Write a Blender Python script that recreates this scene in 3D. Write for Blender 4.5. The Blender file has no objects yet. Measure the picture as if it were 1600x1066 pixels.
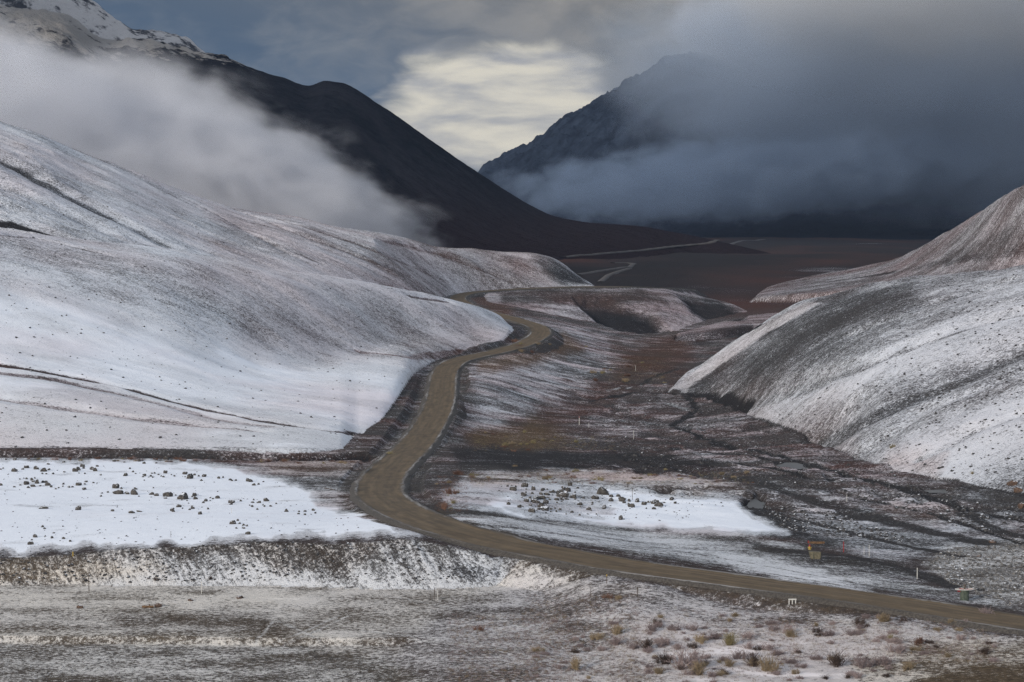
import bpy, bmesh, math, random, time
import numpy as np
from mathutils import Vector, Matrix, noise as mnoise
T0 = time.time()
random.seed(7)
R = math.radians
scene = bpy.context.scene
COL = scene.collection

# ------------------------------------------------------------------ camera
F = 3778.0                       # focal length in pixels of the 1600 px wide frame
TH = math.atan(233.0 / F)        # downward pitch: eye level lies at row 300
CT, ST = math.cos(TH), math.sin(TH)
cam_d = bpy.data.cameras.new('camera'); cam = bpy.data.objects.new('camera', cam_d); COL.objects.link(cam)
cam_d.sensor_width = 36.0; cam_d.lens = 36.0 * F / 1600.0
cam_d.clip_start = 1.0; cam_d.clip_end = 60000.0
cam.location = (0, 0, 0); cam.rotation_euler = (math.pi / 2 - TH, 0, 0)
scene.camera = cam

def ray(px, py):
    """slope across (x per metre ahead) and slope up (z per metre ahead) of a sight line"""
    cx = (np.asarray(px, float) - 800.0) / F; cy = -(np.asarray(py, float) - 533.0) / F
    dy = CT + cy * ST; dz = -ST + cy * CT
    return cx / dy, dz / dy

def P(px, py, D=None, z=None):
    u, v = ray(px, py)
    if D is None: D = z / v
    if z is None: z = v * D
    return (float(u), float(D), float(z))

# ------------------------------------------------------------------ numpy noise
def _hash(ix, iy, seed):
    h = (ix.astype(np.int64) * 374761393 + iy.astype(np.int64) * 668265263 + seed * 982451653) & 0xFFFFFFFF
    h = ((h ^ (h >> 13)) * 1274126177) & 0xFFFFFFFF
    h = (h ^ (h >> 16)) & 0xFFFFFFFF
    return h.astype(np.float32) / np.float32(4294967295.0)
def vnoise(x, y, seed=0):
    ix = np.floor(x); iy = np.floor(y)
    fx = (x - ix).astype(np.float32); fy = (y - iy).astype(np.float32)
    fx = fx * fx * (3 - 2 * fx); fy = fy * fy * (3 - 2 * fy)
    a = _hash(ix, iy, seed); b = _hash(ix + 1, iy, seed); c = _hash(ix, iy + 1, seed); d = _hash(ix + 1, iy + 1, seed)
    return (a + (b - a) * fx) * (1 - fy) + (c + (d - c) * fx) * fy
def fbm(x, y, octv=4, seed=0, gain=0.5):
    s = 0; a = 1.0; t = 0
    for k in range(octv):
        s = s + a * vnoise(x * 2 ** k + 13.7 * k, y * 2 ** k - 7.1 * k, seed + k * 17); t += a; a *= gain
    return s / t * 2 - 1

# ------------------------------------------------------------------ helpers: smooth lines
def pchip(x, xs, ys):
    xs = np.asarray(xs, float); ys = np.asarray(ys, float)
    if len(xs) == 1: return np.full_like(x, ys[0], dtype=float)
    h = np.diff(xs); d = np.diff(ys) / h
    m = np.zeros(len(xs)); m[0] = d[0]; m[-1] = d[-1]
    for i in range(1, len(xs) - 1):
        if d[i - 1] * d[i] > 0:
            w1 = 2 * h[i] + h[i - 1]; w2 = h[i] + 2 * h[i - 1]
            m[i] = (w1 + w2) / (w1 / d[i - 1] + w2 / d[i])
    xc = np.clip(x, xs[0], xs[-1]); i = np.clip(np.searchsorted(xs, xc) - 1, 0, len(xs) - 2)
    t = (xc - xs[i]) / h[i]
    return ((2*t**3-3*t**2+1)*ys[i] + (t**3-2*t**2+t)*h[i]*m[i] + (-2*t**3+3*t**2)*ys[i+1] + (t**3-t**2)*h[i]*m[i+1])

def loft(U, D, lines, drop=1.2, side=0.9):
    """height over a (rows D x columns U) grid from ridge / foot lines running across; falls away outside"""
    Dk = []; Zk = []
    for ln in lines:
        a = np.array(ln); a = a[np.argsort(a[:, 0])]
        Dk.append(pchip(U, a[:, 0], a[:, 1])); Zk.append(pchip(U, a[:, 0], a[:, 2]))
    u0 = max(min(p[0] for p in ln) for ln in lines); u1 = min(max(p[0] for p in ln) for ln in lines)
    out = np.maximum(0, np.maximum(u0 - U, U - u1))
    Dk = np.array(Dk); Zk = np.array(Zk)
    for k in range(1, len(Dk)): Dk[k] = np.maximum(Dk[k], Dk[k - 1] + 1.0)
    n = len(Dk)
    d = np.diff(Zk, axis=0) / np.diff(Dk, axis=0)
    M = np.zeros_like(Zk); M[0] = d[0]; M[-1] = d[-1]
    for k in range(1, n - 1):
        same = d[k - 1] * d[k] > 0
        hm = 2 * d[k - 1] * d[k] / np.where(np.abs(d[k - 1] + d[k]) < 1e-9, 1e-9, d[k - 1] + d[k])
        M[k] = np.where(same, hm, 0)
    DD = D[:, None]
    Z = np.full((len(D), len(U)), -1e4, np.float64)
    Z = np.where(DD < Dk[0][None], Zk[0][None] - (Dk[0][None] - DD) * drop, Z)
    Z = np.where(DD >= Dk[-1][None], Zk[-1][None] - (DD - Dk[-1][None]) * 0.6, Z)
    for k in range(n - 1):
        m = (DD >= Dk[k][None]) & (DD < Dk[k + 1][None])
        h = (Dk[k + 1] - Dk[k])[None]; t = (DD - Dk[k][None]) / h
        z = ((2*t**3-3*t**2+1)*Zk[k][None] + (t**3-2*t**2+t)*h*M[k][None] + (-2*t**3+3*t**2)*Zk[k+1][None] + (t**3-t**2)*h*M[k+1][None])
        Z = np.where(m, z, Z)
    return Z - (out[None] * DD) * side

def crest(px_list, dd, dz):
    """a line behind a crest line"""
    return [(u, D + dd, z + dz) for (u, D, z) in px_list]

# ------------------------------------------------------------------ grid
COLS = np.concatenate([np.linspace(-0.40, -0.222, 60, endpoint=False), np.linspace(-0.222, 0.222, 860, endpoint=False), np.linspace(0.222, 0.40, 60)])
ROWS = np.concatenate([np.geomspace(6, 240, 60, endpoint=False), np.arange(240, 420, 0.42), np.arange(420, 700, 0.85), np.arange(700, 1120, 1.1),
                       np.arange(1120, 1900, 2.2), np.geomspace(1900, 12000, 200)])
U = COLS; D = ROWS
NR, NC = len(D), len(U)
XX = (D[:, None] * U[None]); YY = np.repeat(D[:, None], NC, 1)

# ------------------------------------------------------------------ valley floor: thin plate surface through surveyed points
road_pts = [P(1760, 1004, 292), P(1600, 973, 300), P(1500, 958, 305), P(1400, 943, 310), P(1200, 913, 318), P(1000, 888, 328), P(900, 871, 335), P(800, 851, 343),
            P(740, 836, 352), P(690, 821, 363), P(640, 803, 384), P(608, 786, 412), P(592, 766, 448), P(600, 743, 490), P(622, 720, 535), P(648, 695, 590), P(668, 668, 650),
            P(683, 640, 710), P(690, 612, 775), P(694, 585, 845), P(708, 567, 895), P(735, 558, 930), P(770, 551, 960), P(805, 542, 990),
            P(832, 531, 1030), P(845, 520, 1075), P(838, 510, 1115), P(815, 502, 1150), P(785, 494, 1190), P(755, 486, 1230), P(728, 476, 1290),
            P(715, 466, 1370), P(728, 459, 1430), P(760, 455, 1470), P(820, 451, 1500), P(900, 448, 1520), P(980, 448, 1540), P(1040, 450, 1600), P(1075, 452, 1680)]
ctrl = []
ctrl += [(-.4, 6, -2.5), (0, 6, -2.5), (.4, 6, -2.5), (-.3, 60, -20), (0, 60, -20), (.3, 60, -20), (-.3, 140, -44), (0, 140, -44), (.3, 140, -44),
         (-.3, 210, -53), (0, 210, -53), (.3, 210, -53)]
for px in (-200, 150, 500, 800, 1100, 1400, 1800): ctrl.append(P(px, 1066, z=-54.2 if px < 1300 else -54.8))
for px in (900, 1100, 1300, 1500): ctrl.append(P(px, 985, z=-54.0))
ctrl += [P(-300, 872, 337), P(0, 868, 337), P(200, 856, 337.5), P(400, 846, 338), P(560, 842, 338.6), P(640, 836, 340), P(700, 846, 340)]
ctrl += [P(-300, 790, 420), P(0, 790, 420), P(150, 790, 420), P(300, 790, 418), P(450, 790, 416), P(540, 800, 405)]
ctrl += [P(-300, 716, 522), P(0, 716, 522), P(150, 717, 522), P(300, 718, 524), P(430, 727, 518), P(520, 750, 480), P(550, 722, 530)]
ctrl += road_pts[1:-6:2]
ctrl += [P(1000, 838, 392), P(1200, 868, 366), P(1200, 895, 342), P(1400, 915, 335), P(1350, 880, 362), P(1550, 930, 328), P(1600, 900, 352), P(1450, 850, 400), P(1300, 830, 416)]
ctrl += [P(760, 785, 420), P(900, 800, 425), P(1000, 822, 408), P(1200, 832, 403), P(780, 740, 500), P(900, 738, 515), P(1050, 748, 498), P(1150, 790, 450)]
ctrl += [P(1250, 740, 520), P(1400, 790, 460), P(1600, 800, 452), P(1500, 770, 478), P(1150, 700, 622), P(1000, 700, 640), P(850, 705, 610), P(1300, 710, 580), P(760, 705, 590)]
ctrl += [P(900, 660, 735), P(1050, 650, 775), P(800, 670, 700), P(1000, 605, 905), P(930, 620, 860), P(850, 640, 785), P(900, 590, 930), P(800, 600, 830), P(860, 560, 985), P(950, 560, 1040),
         P(1050, 570, 1020), P(1020, 545, 1130), P(960, 530, 1170), P(900, 520, 1150), P(1100, 545, 1130), P(1150, 520, 1220), P(1200, 500, 1340), P(750, 600, 800), P(770, 650, 735)]
ctrl += [P(1250, 480, 1500), P(1100, 480, 1560), P(950, 455, 1900), P(1200, 455, 1900), P(1400, 440, 2000), P(700, 450, 1900), P(900, 420, 2500), P(1100, 420, 2500), P(1300, 420, 2500), P(600, 440, 2100)]
ctrl += [P(px, 385, 4000) for px in (-300, 300, 800, 1100, 1600, 2100)] + [P(px, 365, 6000) for px in (-300, 400, 1000, 1600, 2100)] + [P(px, 340, 12000) for px in (-300, 400, 1000, 1600, 2100)]
ctrl += [(-.35, 600, -60), (-.35, 900, -66), (-.35, 1500, -75), (.35, 600, -62), (.35, 900, -66), (.35, 1500, -72), (-.2, 700, -62), (-.2, 1000, -68), (.2, 700, -66), (.2, 1100, -72), (-.1, 800, -66), (-.1, 1200, -70), (.12, 800, -68), (.12, 1100, -72)]
ctrl = np.array(ctrl)
def tps_fit(c, lam=2e-4):
    q = np.stack([c[:, 0] * 4, np.log(c[:, 1])], 1); n = len(q)
    r2 = ((q[:, None] - q[None]) ** 2).sum(-1); K = 0.5 * r2 * np.log(r2 + 1e-12) + lam * np.eye(n)
    Pm = np.concatenate([np.ones((n, 1)), q], 1)
    A = np.zeros((n + 3, n + 3)); A[:n, :n] = K; A[:n, n:] = Pm; A[n:, :n] = Pm.T
    w = np.linalg.solve(A, np.concatenate([c[:, 2], np.zeros(3)])); return q, w
def tps_eval(q, w, Ug, Dg):
    # coarse evaluation then bilinear refinement
    ug = np.linspace(U[0], U[-1], 161); sg = np.linspace(math.log(D[0]), math.log(D[-1]), 700)
    gx, gy = np.meshgrid(ug * 4, sg)
    out = w[-3] + w[-2] * gx + w[-1] * gy
    for i in range(len(q)):
        r2 = (gx - q[i, 0]) ** 2 + (gy - q[i, 1]) ** 2
        out += w[i] * 0.5 * r2 * np.log(r2 + 1e-12)
    fi = np.interp(U, ug, np.arange(161)); si = np.interp(np.log(D), sg, np.arange(700))
    i0 = np.clip(fi.astype(int), 0, 159); j0 = np.clip(si.astype(int), 0, 698); a = (fi - i0)[None]; b = (si - j0)[:, None]
    return (out[np.ix_(j0, i0)] * (1 - a) + out[np.ix_(j0, i0 + 1)] * a) * (1 - b) + (out[np.ix_(j0 + 1, i0)] * (1 - a) + out[np.ix_(j0 + 1, i0 + 1)] * a) * b
q, w = tps_fit(ctrl)
H = tps_eval(q, w, U, D)
LAY = np.zeros((NR, NC), np.int8)      # 0 floor, 1 lower ground, 2 bank, 3 hill A, 4 hill B, 5 terrace C, 6 hill D, 7 hill E, 8 cut terrace
# small natural relief of the floor
n1 = fbm(XX / 22, YY / 22, 3, 5); n2 = fbm(XX / 5, YY / 5, 3, 9)
relief = np.clip((YY - 230) / 60, 0, 1)
flatp = np.clip((XX / YY + 0.055) / 0.03, 0, 1) * 0.55 + 0.45           # the plateau on the left is smooth
flatp = np.where(YY > 540, 1.0, flatp)
rough = 1 + 0.9 * np.clip((U[None] - .02) / .02, 0, 1) * np.clip((YY - 400) / 60, 0, 1) * np.clip((1000 - YY) / 300, 0, 1)
H = H + (0.30 * n1 + 0.16 * n2) * relief * flatp * rough + np.clip((YY - 1800) / 800, 0, 1) * 6.0 * fbm(XX / 160, YY / 260, 4, 55)

def blend_line(d, w): return np.clip(1 - d / w, 0, 1)
# lower ground in front of the bank
foot = np.array([P(-400, 919, z=-54.1), P(0, 916, z=-54.1), P(400, 918, z=-54.1), P(650, 921, z=-54.1), P(760, 917, z=-54.1), P(830, 905, z=-54.1), P(900, 890, z=-54.1)])
Df = pchip(U, foot[:, 0], foot[:, 1])[None] + 0.8 * fbm(XX / 9, YY * 0, 2, 3)
slope = 0.62 + 0.10 * fbm((XX + 0.5 * YY) / 2.6, (YY - 0.6 * XX) / 14, 2, 41)
ramp = -54.1 + (YY - Df) * slope
low = -54.1 + 0.10 * n1 + 0.05 * n2 + np.where(YY < 292, -0.75 * np.clip((291.5 + 1.5 * n1 - YY) / 1.2, 0, 1) * np.clip((-0.03 - U[None]) / .02, 0, 1), 0)
cutm = (ramp < H)
Hc = np.where(YY < Df, np.minimum(low, H), np.minimum(H, ramp))
sel = (U[None] < ray(905, 890)[0])
near = YY < 360
LAY = np.where(sel & near & (YY < Df) & (YY > 200), 1, LAY); LAY = np.where((U[None] < ray(835, 890)[0]) & near & (YY >= Df) & cutm, 2, LAY)
wsel = np.clip((ray(925, 890)[0] - U[None]) / (ray(925, 890)[0] - ray(850, 890)[0]), 0, 1)
H = np.where(near & (YY > 190), H * (1 - wsel) + Hc * wsel, H)

# ------------------------------------------------------------------ hills
def add_layer(Z, idx):
    global H, LAY
    m = Z > H
    H = np.where(m, Z, H); LAY = np.where(m, idx, LAY)
n3 = fbm(XX / 60, YY / 60, 3, 21); n4 = fbm(XX / 16, YY / 16, 4, 23)
# fall-line coordinates of the two valley sides
aL = XX * 0.32 + YY * 0.95; bL = XX * 0.95 - YY * 0.32          # left side: b runs down the slope
aR = -XX * 0.55 + YY * 0.83; bR = -XX * 0.83 - YY * 0.55
strL = fbm(aL / 9, bL / 70, 4, 31); strR = fbm(aR / 8, bR / 60, 4, 33)
# hill A
A_front = [P(-400, 699, 548), P(0, 699, 550), P(300, 699, 552), P(460, 700, 555), P(530, 702, 566)] + [(float(ray(x_, 0)[0]), d_, -62.6) for x_, d_ in ((560, 590), (588, 650), (610, 710), (628, 775), (645, 845), (668, 895), (695, 930))] + [P(740, 552, 962), P(785, 536, 1005), P(797, 520, 1045)]
A_ridge = [P(-400, 300, 790), P(0, 356, 860), P(120, 373, 880), P(250, 388, 900), P(360, 405, 930), P(480, 425, 970), P(600, 448, 1020), P(700, 467, 1060), P(750, 480, 1085), P(780, 494, 1100), P(795, 508, 1085)]
A_bank = [(u, d - 7, z - 3.6) for (u, d, z) in A_front[:5]] + [(u, d - 3, z - 1.0) for (u, d, z) in A_front[5:]]
A_mid = [P(-400, 510, 660), P(0, 535, 680), P(250, 565, 705), P(420, 580, 755), P(520, 570, 815), P(600, 545, 890), P(680, 525, 965), P(740, 520, 1010), P(775, 516, 1035), P(797, 513, 1062)]
ZA = loft(U, D, [A_bank, A_front, A_mid, A_ridge, crest(A_ridge, 60, -9)], drop=1.0, side=0.6)
Dfa = pchip(U, [p[0] for p in A_front], [p[1] for p in A_front])[None]
upA = np.clip((YY - Dfa) / 80, 0, 1)
ZA = ZA + upA * (1.6 * n3 + 0.5 * n4 + 0.3 * strL) * np.clip((1120 - YY) / 60 + .3, .3, 1)
# a subtle rib across hill A where the bright lower snow ends
add_layer(ZA, 3)
# hill B
B_front = [(ray(-400, 0)[0], 905, -24), (ray(0, 0)[0], 940, -24), (ray(300, 0)[0], 990, -36), (ray(500, 0)[0], 1070, -48), (ray(620, 0)[0], 1180, -58), P(700, 468, 1360), P(760, 457, 1460), P(850, 450, 1520), P(925, 446, 1550)]
B_ridge = [P(-400, 80, 1200), P(-100, 160, 1280), P(0, 191, 1300), P(62, 213, 1310), P(120, 237, 1328), P(180, 257, 1345), P(240, 280, 1370), P(285, 298, 1385), P(335, 315, 1400), P(400, 332, 1430), P(460, 339, 1460), P(520, 353, 1480),
           P(590, 364, 1500), P(650, 377, 1530), P(680, 386, 1545), P(720, 388, 1560), P(780, 393, 1590), P(830, 395, 1600), P(862, 403, 1605), P(885, 416, 1600), P(905, 432, 1590), P(925, 444, 1580)]
ZB = loft(U, D, [B_front, B_ridge, crest(B_ridge, 90, -22)], side=0.8)
ZB = ZB + np.clip((ZB + 62) / 10, 0, 1) * (0.8 * n3 + 0.7 * n4 + 0.8 * strL) + np.clip((-0.17 - U[None]) / .02, 0, 1) * 1.2 * np.clip(n4, 0, 1)
add_layer(ZB, 4)
# terrace C
C_front = [P(762, 482, 1275), P(850, 497, 1255), P(930, 516, 1230), P(1000, 530, 1200), P(1060, 530, 1215), P(1120, 512, 1320), P(1172, 495, 1420)]
C_ridge = [P(762, 456, 1478), P(800, 453, 1500), P(900, 450, 1530), P(1000, 449, 1560), P(1035, 451, 1570), P(1065, 458, 1570), P(1100, 464, 1560), P(1140, 474, 1520), P(1172, 489, 1450)]
C_mid = [((a[0] + b[0]) / 2, a[1] * .55 + b[1] * .45, a[2] * .38 + b[2] * .62 + 0.3) for a, b in zip([P(762, 482, 1275), P(850, 497, 1255), P(930, 516, 1230), P(1000, 530, 1200), P(1060, 530, 1215), P(1120, 512, 1320), P(1172, 495, 1420)],
         [P(762, 456, 1478), P(850, 451, 1515), P(930, 450, 1538), P(1000, 449, 1560), P(1060, 457, 1570), P(1120, 469, 1540), P(1172, 489, 1450)])]
ZC = loft(U, D, [C_front, C_mid, C_ridge, crest(C_ridge, 80, -8)], side=0.7)
gully = fbm(XX / 14, YY / 120 + XX / 40, 3, 77)
ZC = ZC + np.clip((ZC + 74) / 5, 0, 1) * np.clip((1560 - YY) / 60, 0, 1) * (1.3 * gully + 0.4 * n4) * np.clip((U[None] - ray(880, 0)[0]) / .02, 0, 1)
add_layer(ZC, 5)
# cut terrace by the creek
T_front = [P(1048, 533, 1175), P(1110, 531, 1180), P(1160, 524, 1205), P(1240, 515, 1230)]
T_top = [P(1048, 527, 1183), P(1110, 519, 1188), P(1160, 512, 1213), P(1240, 505, 1240)]
T_back = [P(1060, 521, 1225), P(1120, 505, 1290), P(1180, 492, 1370), P(1240, 486, 1400)]
add_layer(loft(U, D, [T_front, T_top, T_back, crest(T_back, 30, -6)]) + 0.25 * n4, 8)
# hill D (right, near)
D_front = [P(1052, 609, 875), P(1100, 624, 835), P(1150, 642, 775), P(1200, 660, 705), P(1280, 692, 622), P(1340, 722, 562), P(1385, 742, 532), P(1480, 757, 502), P(1600, 778, 475), P(1900, 800, 440)]
D_ridge = [P(1052, 605, 885), P(1075, 586, 920), P(1110, 561, 945), P(1145, 535, 955), P(1180, 512, 955), P(1215, 490, 950), P(1255, 472, 940), P(1320, 455, 920), P(1380, 441, 900), P(1430, 434, 885), P(1480, 431, 860), P(1540, 426, 840), P(1600, 418, 820), P(1900, 380, 760)]
D_bank = [(u, d - 4, z - 2.2) for (u, d, z) in D_front]
ZD = loft(U, D, [D_bank, D_front, D_ridge, crest(D_ridge, 70, -12)], side=0.8)
Dfd = pchip(U, [p[0] for p in D_front], [p[1] for p in D_front])[None]
ZD = ZD + np.clip((YY - Dfd) / 50, 0, 1) * (0.9 * n3 + 0.7 * n4 + 1.0 * strR)
add_layer(ZD, 6)
# hill E (right, far)
E_front = [P(1183, 464, 1620), P(1300, 456, 1560), P(1500, 440, 1420), P(1900, 420, 1250)]
E_ridge = [P(1181, 462, 1660), P(1200, 449, 1740), P(1240, 438, 1800), P(1300, 426, 1840), P(1350, 417, 1830), P(1400, 404, 1800), P(1440, 384, 1750), P(1500, 351, 1660), P(1550, 319, 1570), P(1600, 288, 1490), P(1900, 120, 1300)]
ZE = loft(U, D, [E_front, E_ridge, crest(E_ridge, 100, -25)], side=0.8)
ZE = ZE + np.clip((ZE + 70) / 12, 0, 1) * (1.0 * n3 + 0.6 * n4 + 0.9 * strR)
add_layer(ZE, 7)

# ------------------------------------------------------------------ carving along lines
def dense(pts, step=4.0):
    """catmull-rom through (u, D, z) points -> dense world xyz"""
    W = np.array([(u * d, d, z) for (u, d, z) in pts]); out = []
    for i in range(len(W) - 1):
        p0 = W[max(i - 1, 0)]; p1 = W[i]; p2 = W[i + 1]; p3 = W[min(i + 2, len(W) - 1)]
        L = np.linalg.norm(p2 - p1); n = max(2, int(L / step))
        for t in np.arange(n) / n:
            out.append(0.5 * ((2 * p1) + (-p0 + p2) * t + (2 * p0 - 5 * p1 + 4 * p2 - p3) * t * t + (-p0 + 3 * p1 - 3 * p2 + p3) * t ** 3))
    out.append(W[-1]); return np.array(out)
def near_line(line, reach):
    """distance to a world polyline and the line's value there, for grid points within reach"""
    dist = np.full((NR, NC), 1e6, np.float32); zz = np.zeros((NR, NC), np.float32); sd = np.zeros((NR, NC), np.float32); tt = np.zeros((NR, NC), np.float32)
    acc = 0.0
    for i in range(len(line) - 1):
        a = line[i]; b = line[i + 1]; L = math.hypot(b[0] - a[0], b[1] - a[1])
        y0 = min(a[1], b[1]) - reach; y1 = max(a[1], b[1]) + reach; x0 = min(a[0], b[0]) - reach; x1 = max(a[0], b[0]) + reach
        r0, r1 = np.searchsorted(D, [y0, y1]); r1 = min(r1 + 1, NR)
        if r1 <= r0: continue
        ua = min(x0 / max(y0, 1), x0 / max(y1, 1)); ub = max(x1 / max(y0, 1), x1 / max(y1, 1))
        c0, c1 = np.searchsorted(U, [ua, ub]); c0 = max(c0 - 1, 0); c1 = min(c1 + 1, NC)
        if c1 <= c0 or L < 1e-6: continue
        X = XX[r0:r1, c0:c1]; Y = YY[r0:r1, c0:c1]
        dx, dy = (b[0] - a[0]) / L, (b[1] - a[1]) / L
        tr = (X - a[0]) * dx + (Y - a[1]) * dy; t = np.clip(tr / L, 0, 1)
        d = np.hypot(X - a[0] - t * (b[0] - a[0]), Y - a[1] - t * (b[1] - a[1]))
        cur = dist[r0:r1, c0:c1]; m = d < cur
        dist[r0:r1, c0:c1] = np.where(m, d, cur)
        zz[r0:r1, c0:c1] = np.where(m, a[2] + t * (b[2] - a[2]), zz[r0:r1, c0:c1])
        s = (X - a[0]) * dy - (Y - a[1]) * dx
        sd[r0:r1, c0:c1] = np.where(m, np.sign(s) * d, sd[r0:r1, c0:c1])
        tt[r0:r1, c0:c1] = np.where(m, acc + t * L, tt[r0:r1, c0:c1])
        acc += L
    return dist, zz, sd, tt

snow = np.zeros((NR, NC), np.float32); red = np.zeros((NR, NC), np.float32); dark = np.zeros((NR, NC), np.float32); tan = np.zeros((NR, NC), np.float32)

# drainage channel behind the plateau, running to the river flats
chan = dense([(ray(-500, 0)[0], 533, -62), (ray(0, 0)[0], 535, -62), (ray(300, 0)[0], 538, -62.3), (ray(500, 0)[0], 543, -62.6), (ray(575, 0)[0], 550, -62.8)], 6)
dch, zch, _, _ = near_line(chan, 30)
H = np.where(dch < 30, np.minimum(H, zch + np.maximum(0, dch - 6.5) * 0.75), H)
chan2 = dense([P(715, 716, z=-64.2), P(800, 722, z=-64.6), P(900, 727, z=-64.8), P(1000, 733, z=-65.0), P(1120, 742, z=-65.2)], 6)
dch2, zch2, _, _ = near_line(chan2, 30)
H = np.where(dch2 < 30, np.minimum(H, zch2 + 2.6 + np.maximum(0, dch2 - 6) * 0.45 + 0.4 * n2), H)

# ------------------------------------------------------------------ hit test against the terrain as it stands
def make_hit():
    V = H / D[:, None]
    def hit(px, py, dmin=None, dmax=None):
        u, v = ray(px, py); u = float(u); v = float(v)
        fi = np.interp(u, U, np.arange(NC)); i = min(int(fi), NC - 2); a = fi - i
        col = V[:, i] * (1 - a) + V[:, i + 1] * a
        r = np.nonzero((col >= v) & (D > (dmin or 230)))[0]
        if len(r) == 0: j = NR - 1; Dh = D[-1]
        else:
            j = r[0]
            t = (v - col[j - 1]) / (col[j] - col[j - 1] + 1e-12) if col[j] != col[j - 1] else 0
            Dh = D[j - 1] + np.clip(t, 0, 1) * (D[j] - D[j - 1])
        return u, float(Dh)
    return hit
hit = make_hit()
def sample_z(x, y, A=None):
    A = H if A is None else A
    u = x / y; fi = np.interp(u, U, np.arange(NC)); fj = np.interp(y, D, np.arange(NR))
    i = min(int(fi), NC - 2); j = min(int(fj), NR - 2); a = fi - i; b = fj - j
    return float((A[j, i] * (1 - a) + A[j, i + 1] * a) * (1 - b) + (A[j + 1, i] * (1 - a) + A[j + 1, i + 1] * a) * b)

# road corridor
RHW = 4.4
road = dense(road_pts, 3.0)
# smooth the grade
k = np.ones(9) / 9; zp = np.pad(road[:, 2], 4, mode='edge'); road[:, 2] = np.convolve(zp, k, 'valid')
dr, zr, sdr, tr_ = near_line(road, 60)
H0 = H.copy()
fill = zr - np.maximum(0, dr - RHW - 1.2) / 1.7
cut = zr + np.maximum(0, dr - RHW - 4.0) / 1.2
onroad = dr < 60
bench = np.where(dr < RHW + 1.6, zr - 0.45, 0)
low_f = zr - 0.45 - np.maximum(0, dr - RHW - 1.6) / 1.7
hi_f = zr - 0.45 + np.maximum(0, dr - RHW - 3.5) / 1.3
Hn = np.minimum(np.maximum(H, low_f), hi_f)
H = np.where(onroad, Hn, H)
earth = onroad & (np.abs(Hn - H0) > 0.12)          # ground the road builders moved
H = H + np.where(earth & (dr > RHW + 2), 0.12 * n2, 0)
hit = make_hit()

# ------------------------------------------------------------------ what covers the ground (measured on the map, in world space)
def region(pix, soft=10.0, jit=6.0, seed=1, jl=None, rng=None):
    """soft membership 0..1 of a ground region whose outline is surveyed by sight lines"""
    pts = []; n = len(pix)
    for i in range(n):
        a = pix[i]; b = pix[(i + 1) % n]; m = max(1, int(math.hypot(b[0] - a[0], b[1] - a[1]) / 16))
        for t in range(m): pts.append((a[0] + (b[0] - a[0]) * t / m, a[1] + (b[1] - a[1]) * t / m))
    h = [hit(*p) for p in pts]; med = sorted(x_[1] for x_ in h)[len(h) // 2]
    if rng:                                         # keep the outline on the slope it belongs to
        for i_, p in enumerate(pts):
            y_ = p[1]
            while h[i_][1] > rng[1] and y_ < 1000: y_ += 2; h[i_] = hit(p[0], y_)
            y_ = p[1]; u_ = h[i_]
            while u_[1] < rng[0] and y_ > 120: y_ -= 2; u_ = hit(p[0], y_)
            if rng[0] <= u_[1] <= rng[1] + 50: h[i_] = u_
    elif med < 1800:                                  # outline points over the skyline are brought down onto the hill
        for i_, p in enumerate(pts):
            y_ = p[1]
            while h[i_][1] > 1900 and y_ < 1000: y_ += 2; h[i_] = hit(p[0], y_)
    h = np.array(h); s = np.log(h[:, 1])
    py = [p[1] for p in pts]; K = (max(py) - min(py) + 1) / (s.max() - s.min() + 1e-6)
    qx = h[:, 0] * F; qy = s * K
    pad = soft + jit
    r0, r1 = np.searchsorted(np.log(D), [(qy.min() - pad) / K, (qy.max() + pad) / K]); c0, c1 = np.searchsorted(U, [(qx.min() - pad) / F, (qx.max() + pad) / F])
    r0 = max(r0 - 1, 0); c0 = max(c0 - 1, 0)
    out = np.zeros((NR, NC), np.float32)
    if r1 <= r0 or c1 <= c0: return out
    x = np.repeat(U[None, c0:c1] * F, r1 - r0, 0); y = np.repeat(np.log(D[r0:r1])[:, None] * K, c1 - c0, 1)
    L = jl or 30.0
    x = x + jit * fbm(x / L, y / L, 4, seed); y = y + jit * fbm(x / L + 50, y / L, 4, seed + 5)
    inside = np.zeros(x.shape, bool); d2 = np.full(x.shape, 1e9, np.float32)
    for i in range(len(pts)):
        ax, ay = qx[i], qy[i]; bx, by = qx[(i + 1) % len(pts)], qy[(i + 1) % len(pts)]
        cnd = ((ay > y) != (by > y))
        with np.errstate(divide='ignore', invalid='ignore'):
            xi = (bx - ax) * (y - ay) / (by - ay + 1e-12) + ax
        inside ^= cnd & (x < xi)
        ll = (bx - ax) ** 2 + (by - ay) ** 2 + 1e-9
        t = np.clip(((x - ax) * (bx - ax) + (y - ay) * (by - ay)) / ll, 0, 1)
        d2 = np.minimum(d2, (x - ax - t * (bx - ax)) ** 2 + (y - ay - t * (by - ay)) ** 2)
    sdist = np.where(inside, 1, -1) * np.sqrt(d2)
    out[r0:r1, c0:c1] = np.clip(sdist / soft * 0.5 + 0.5, 0, 1)
    return out
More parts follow.
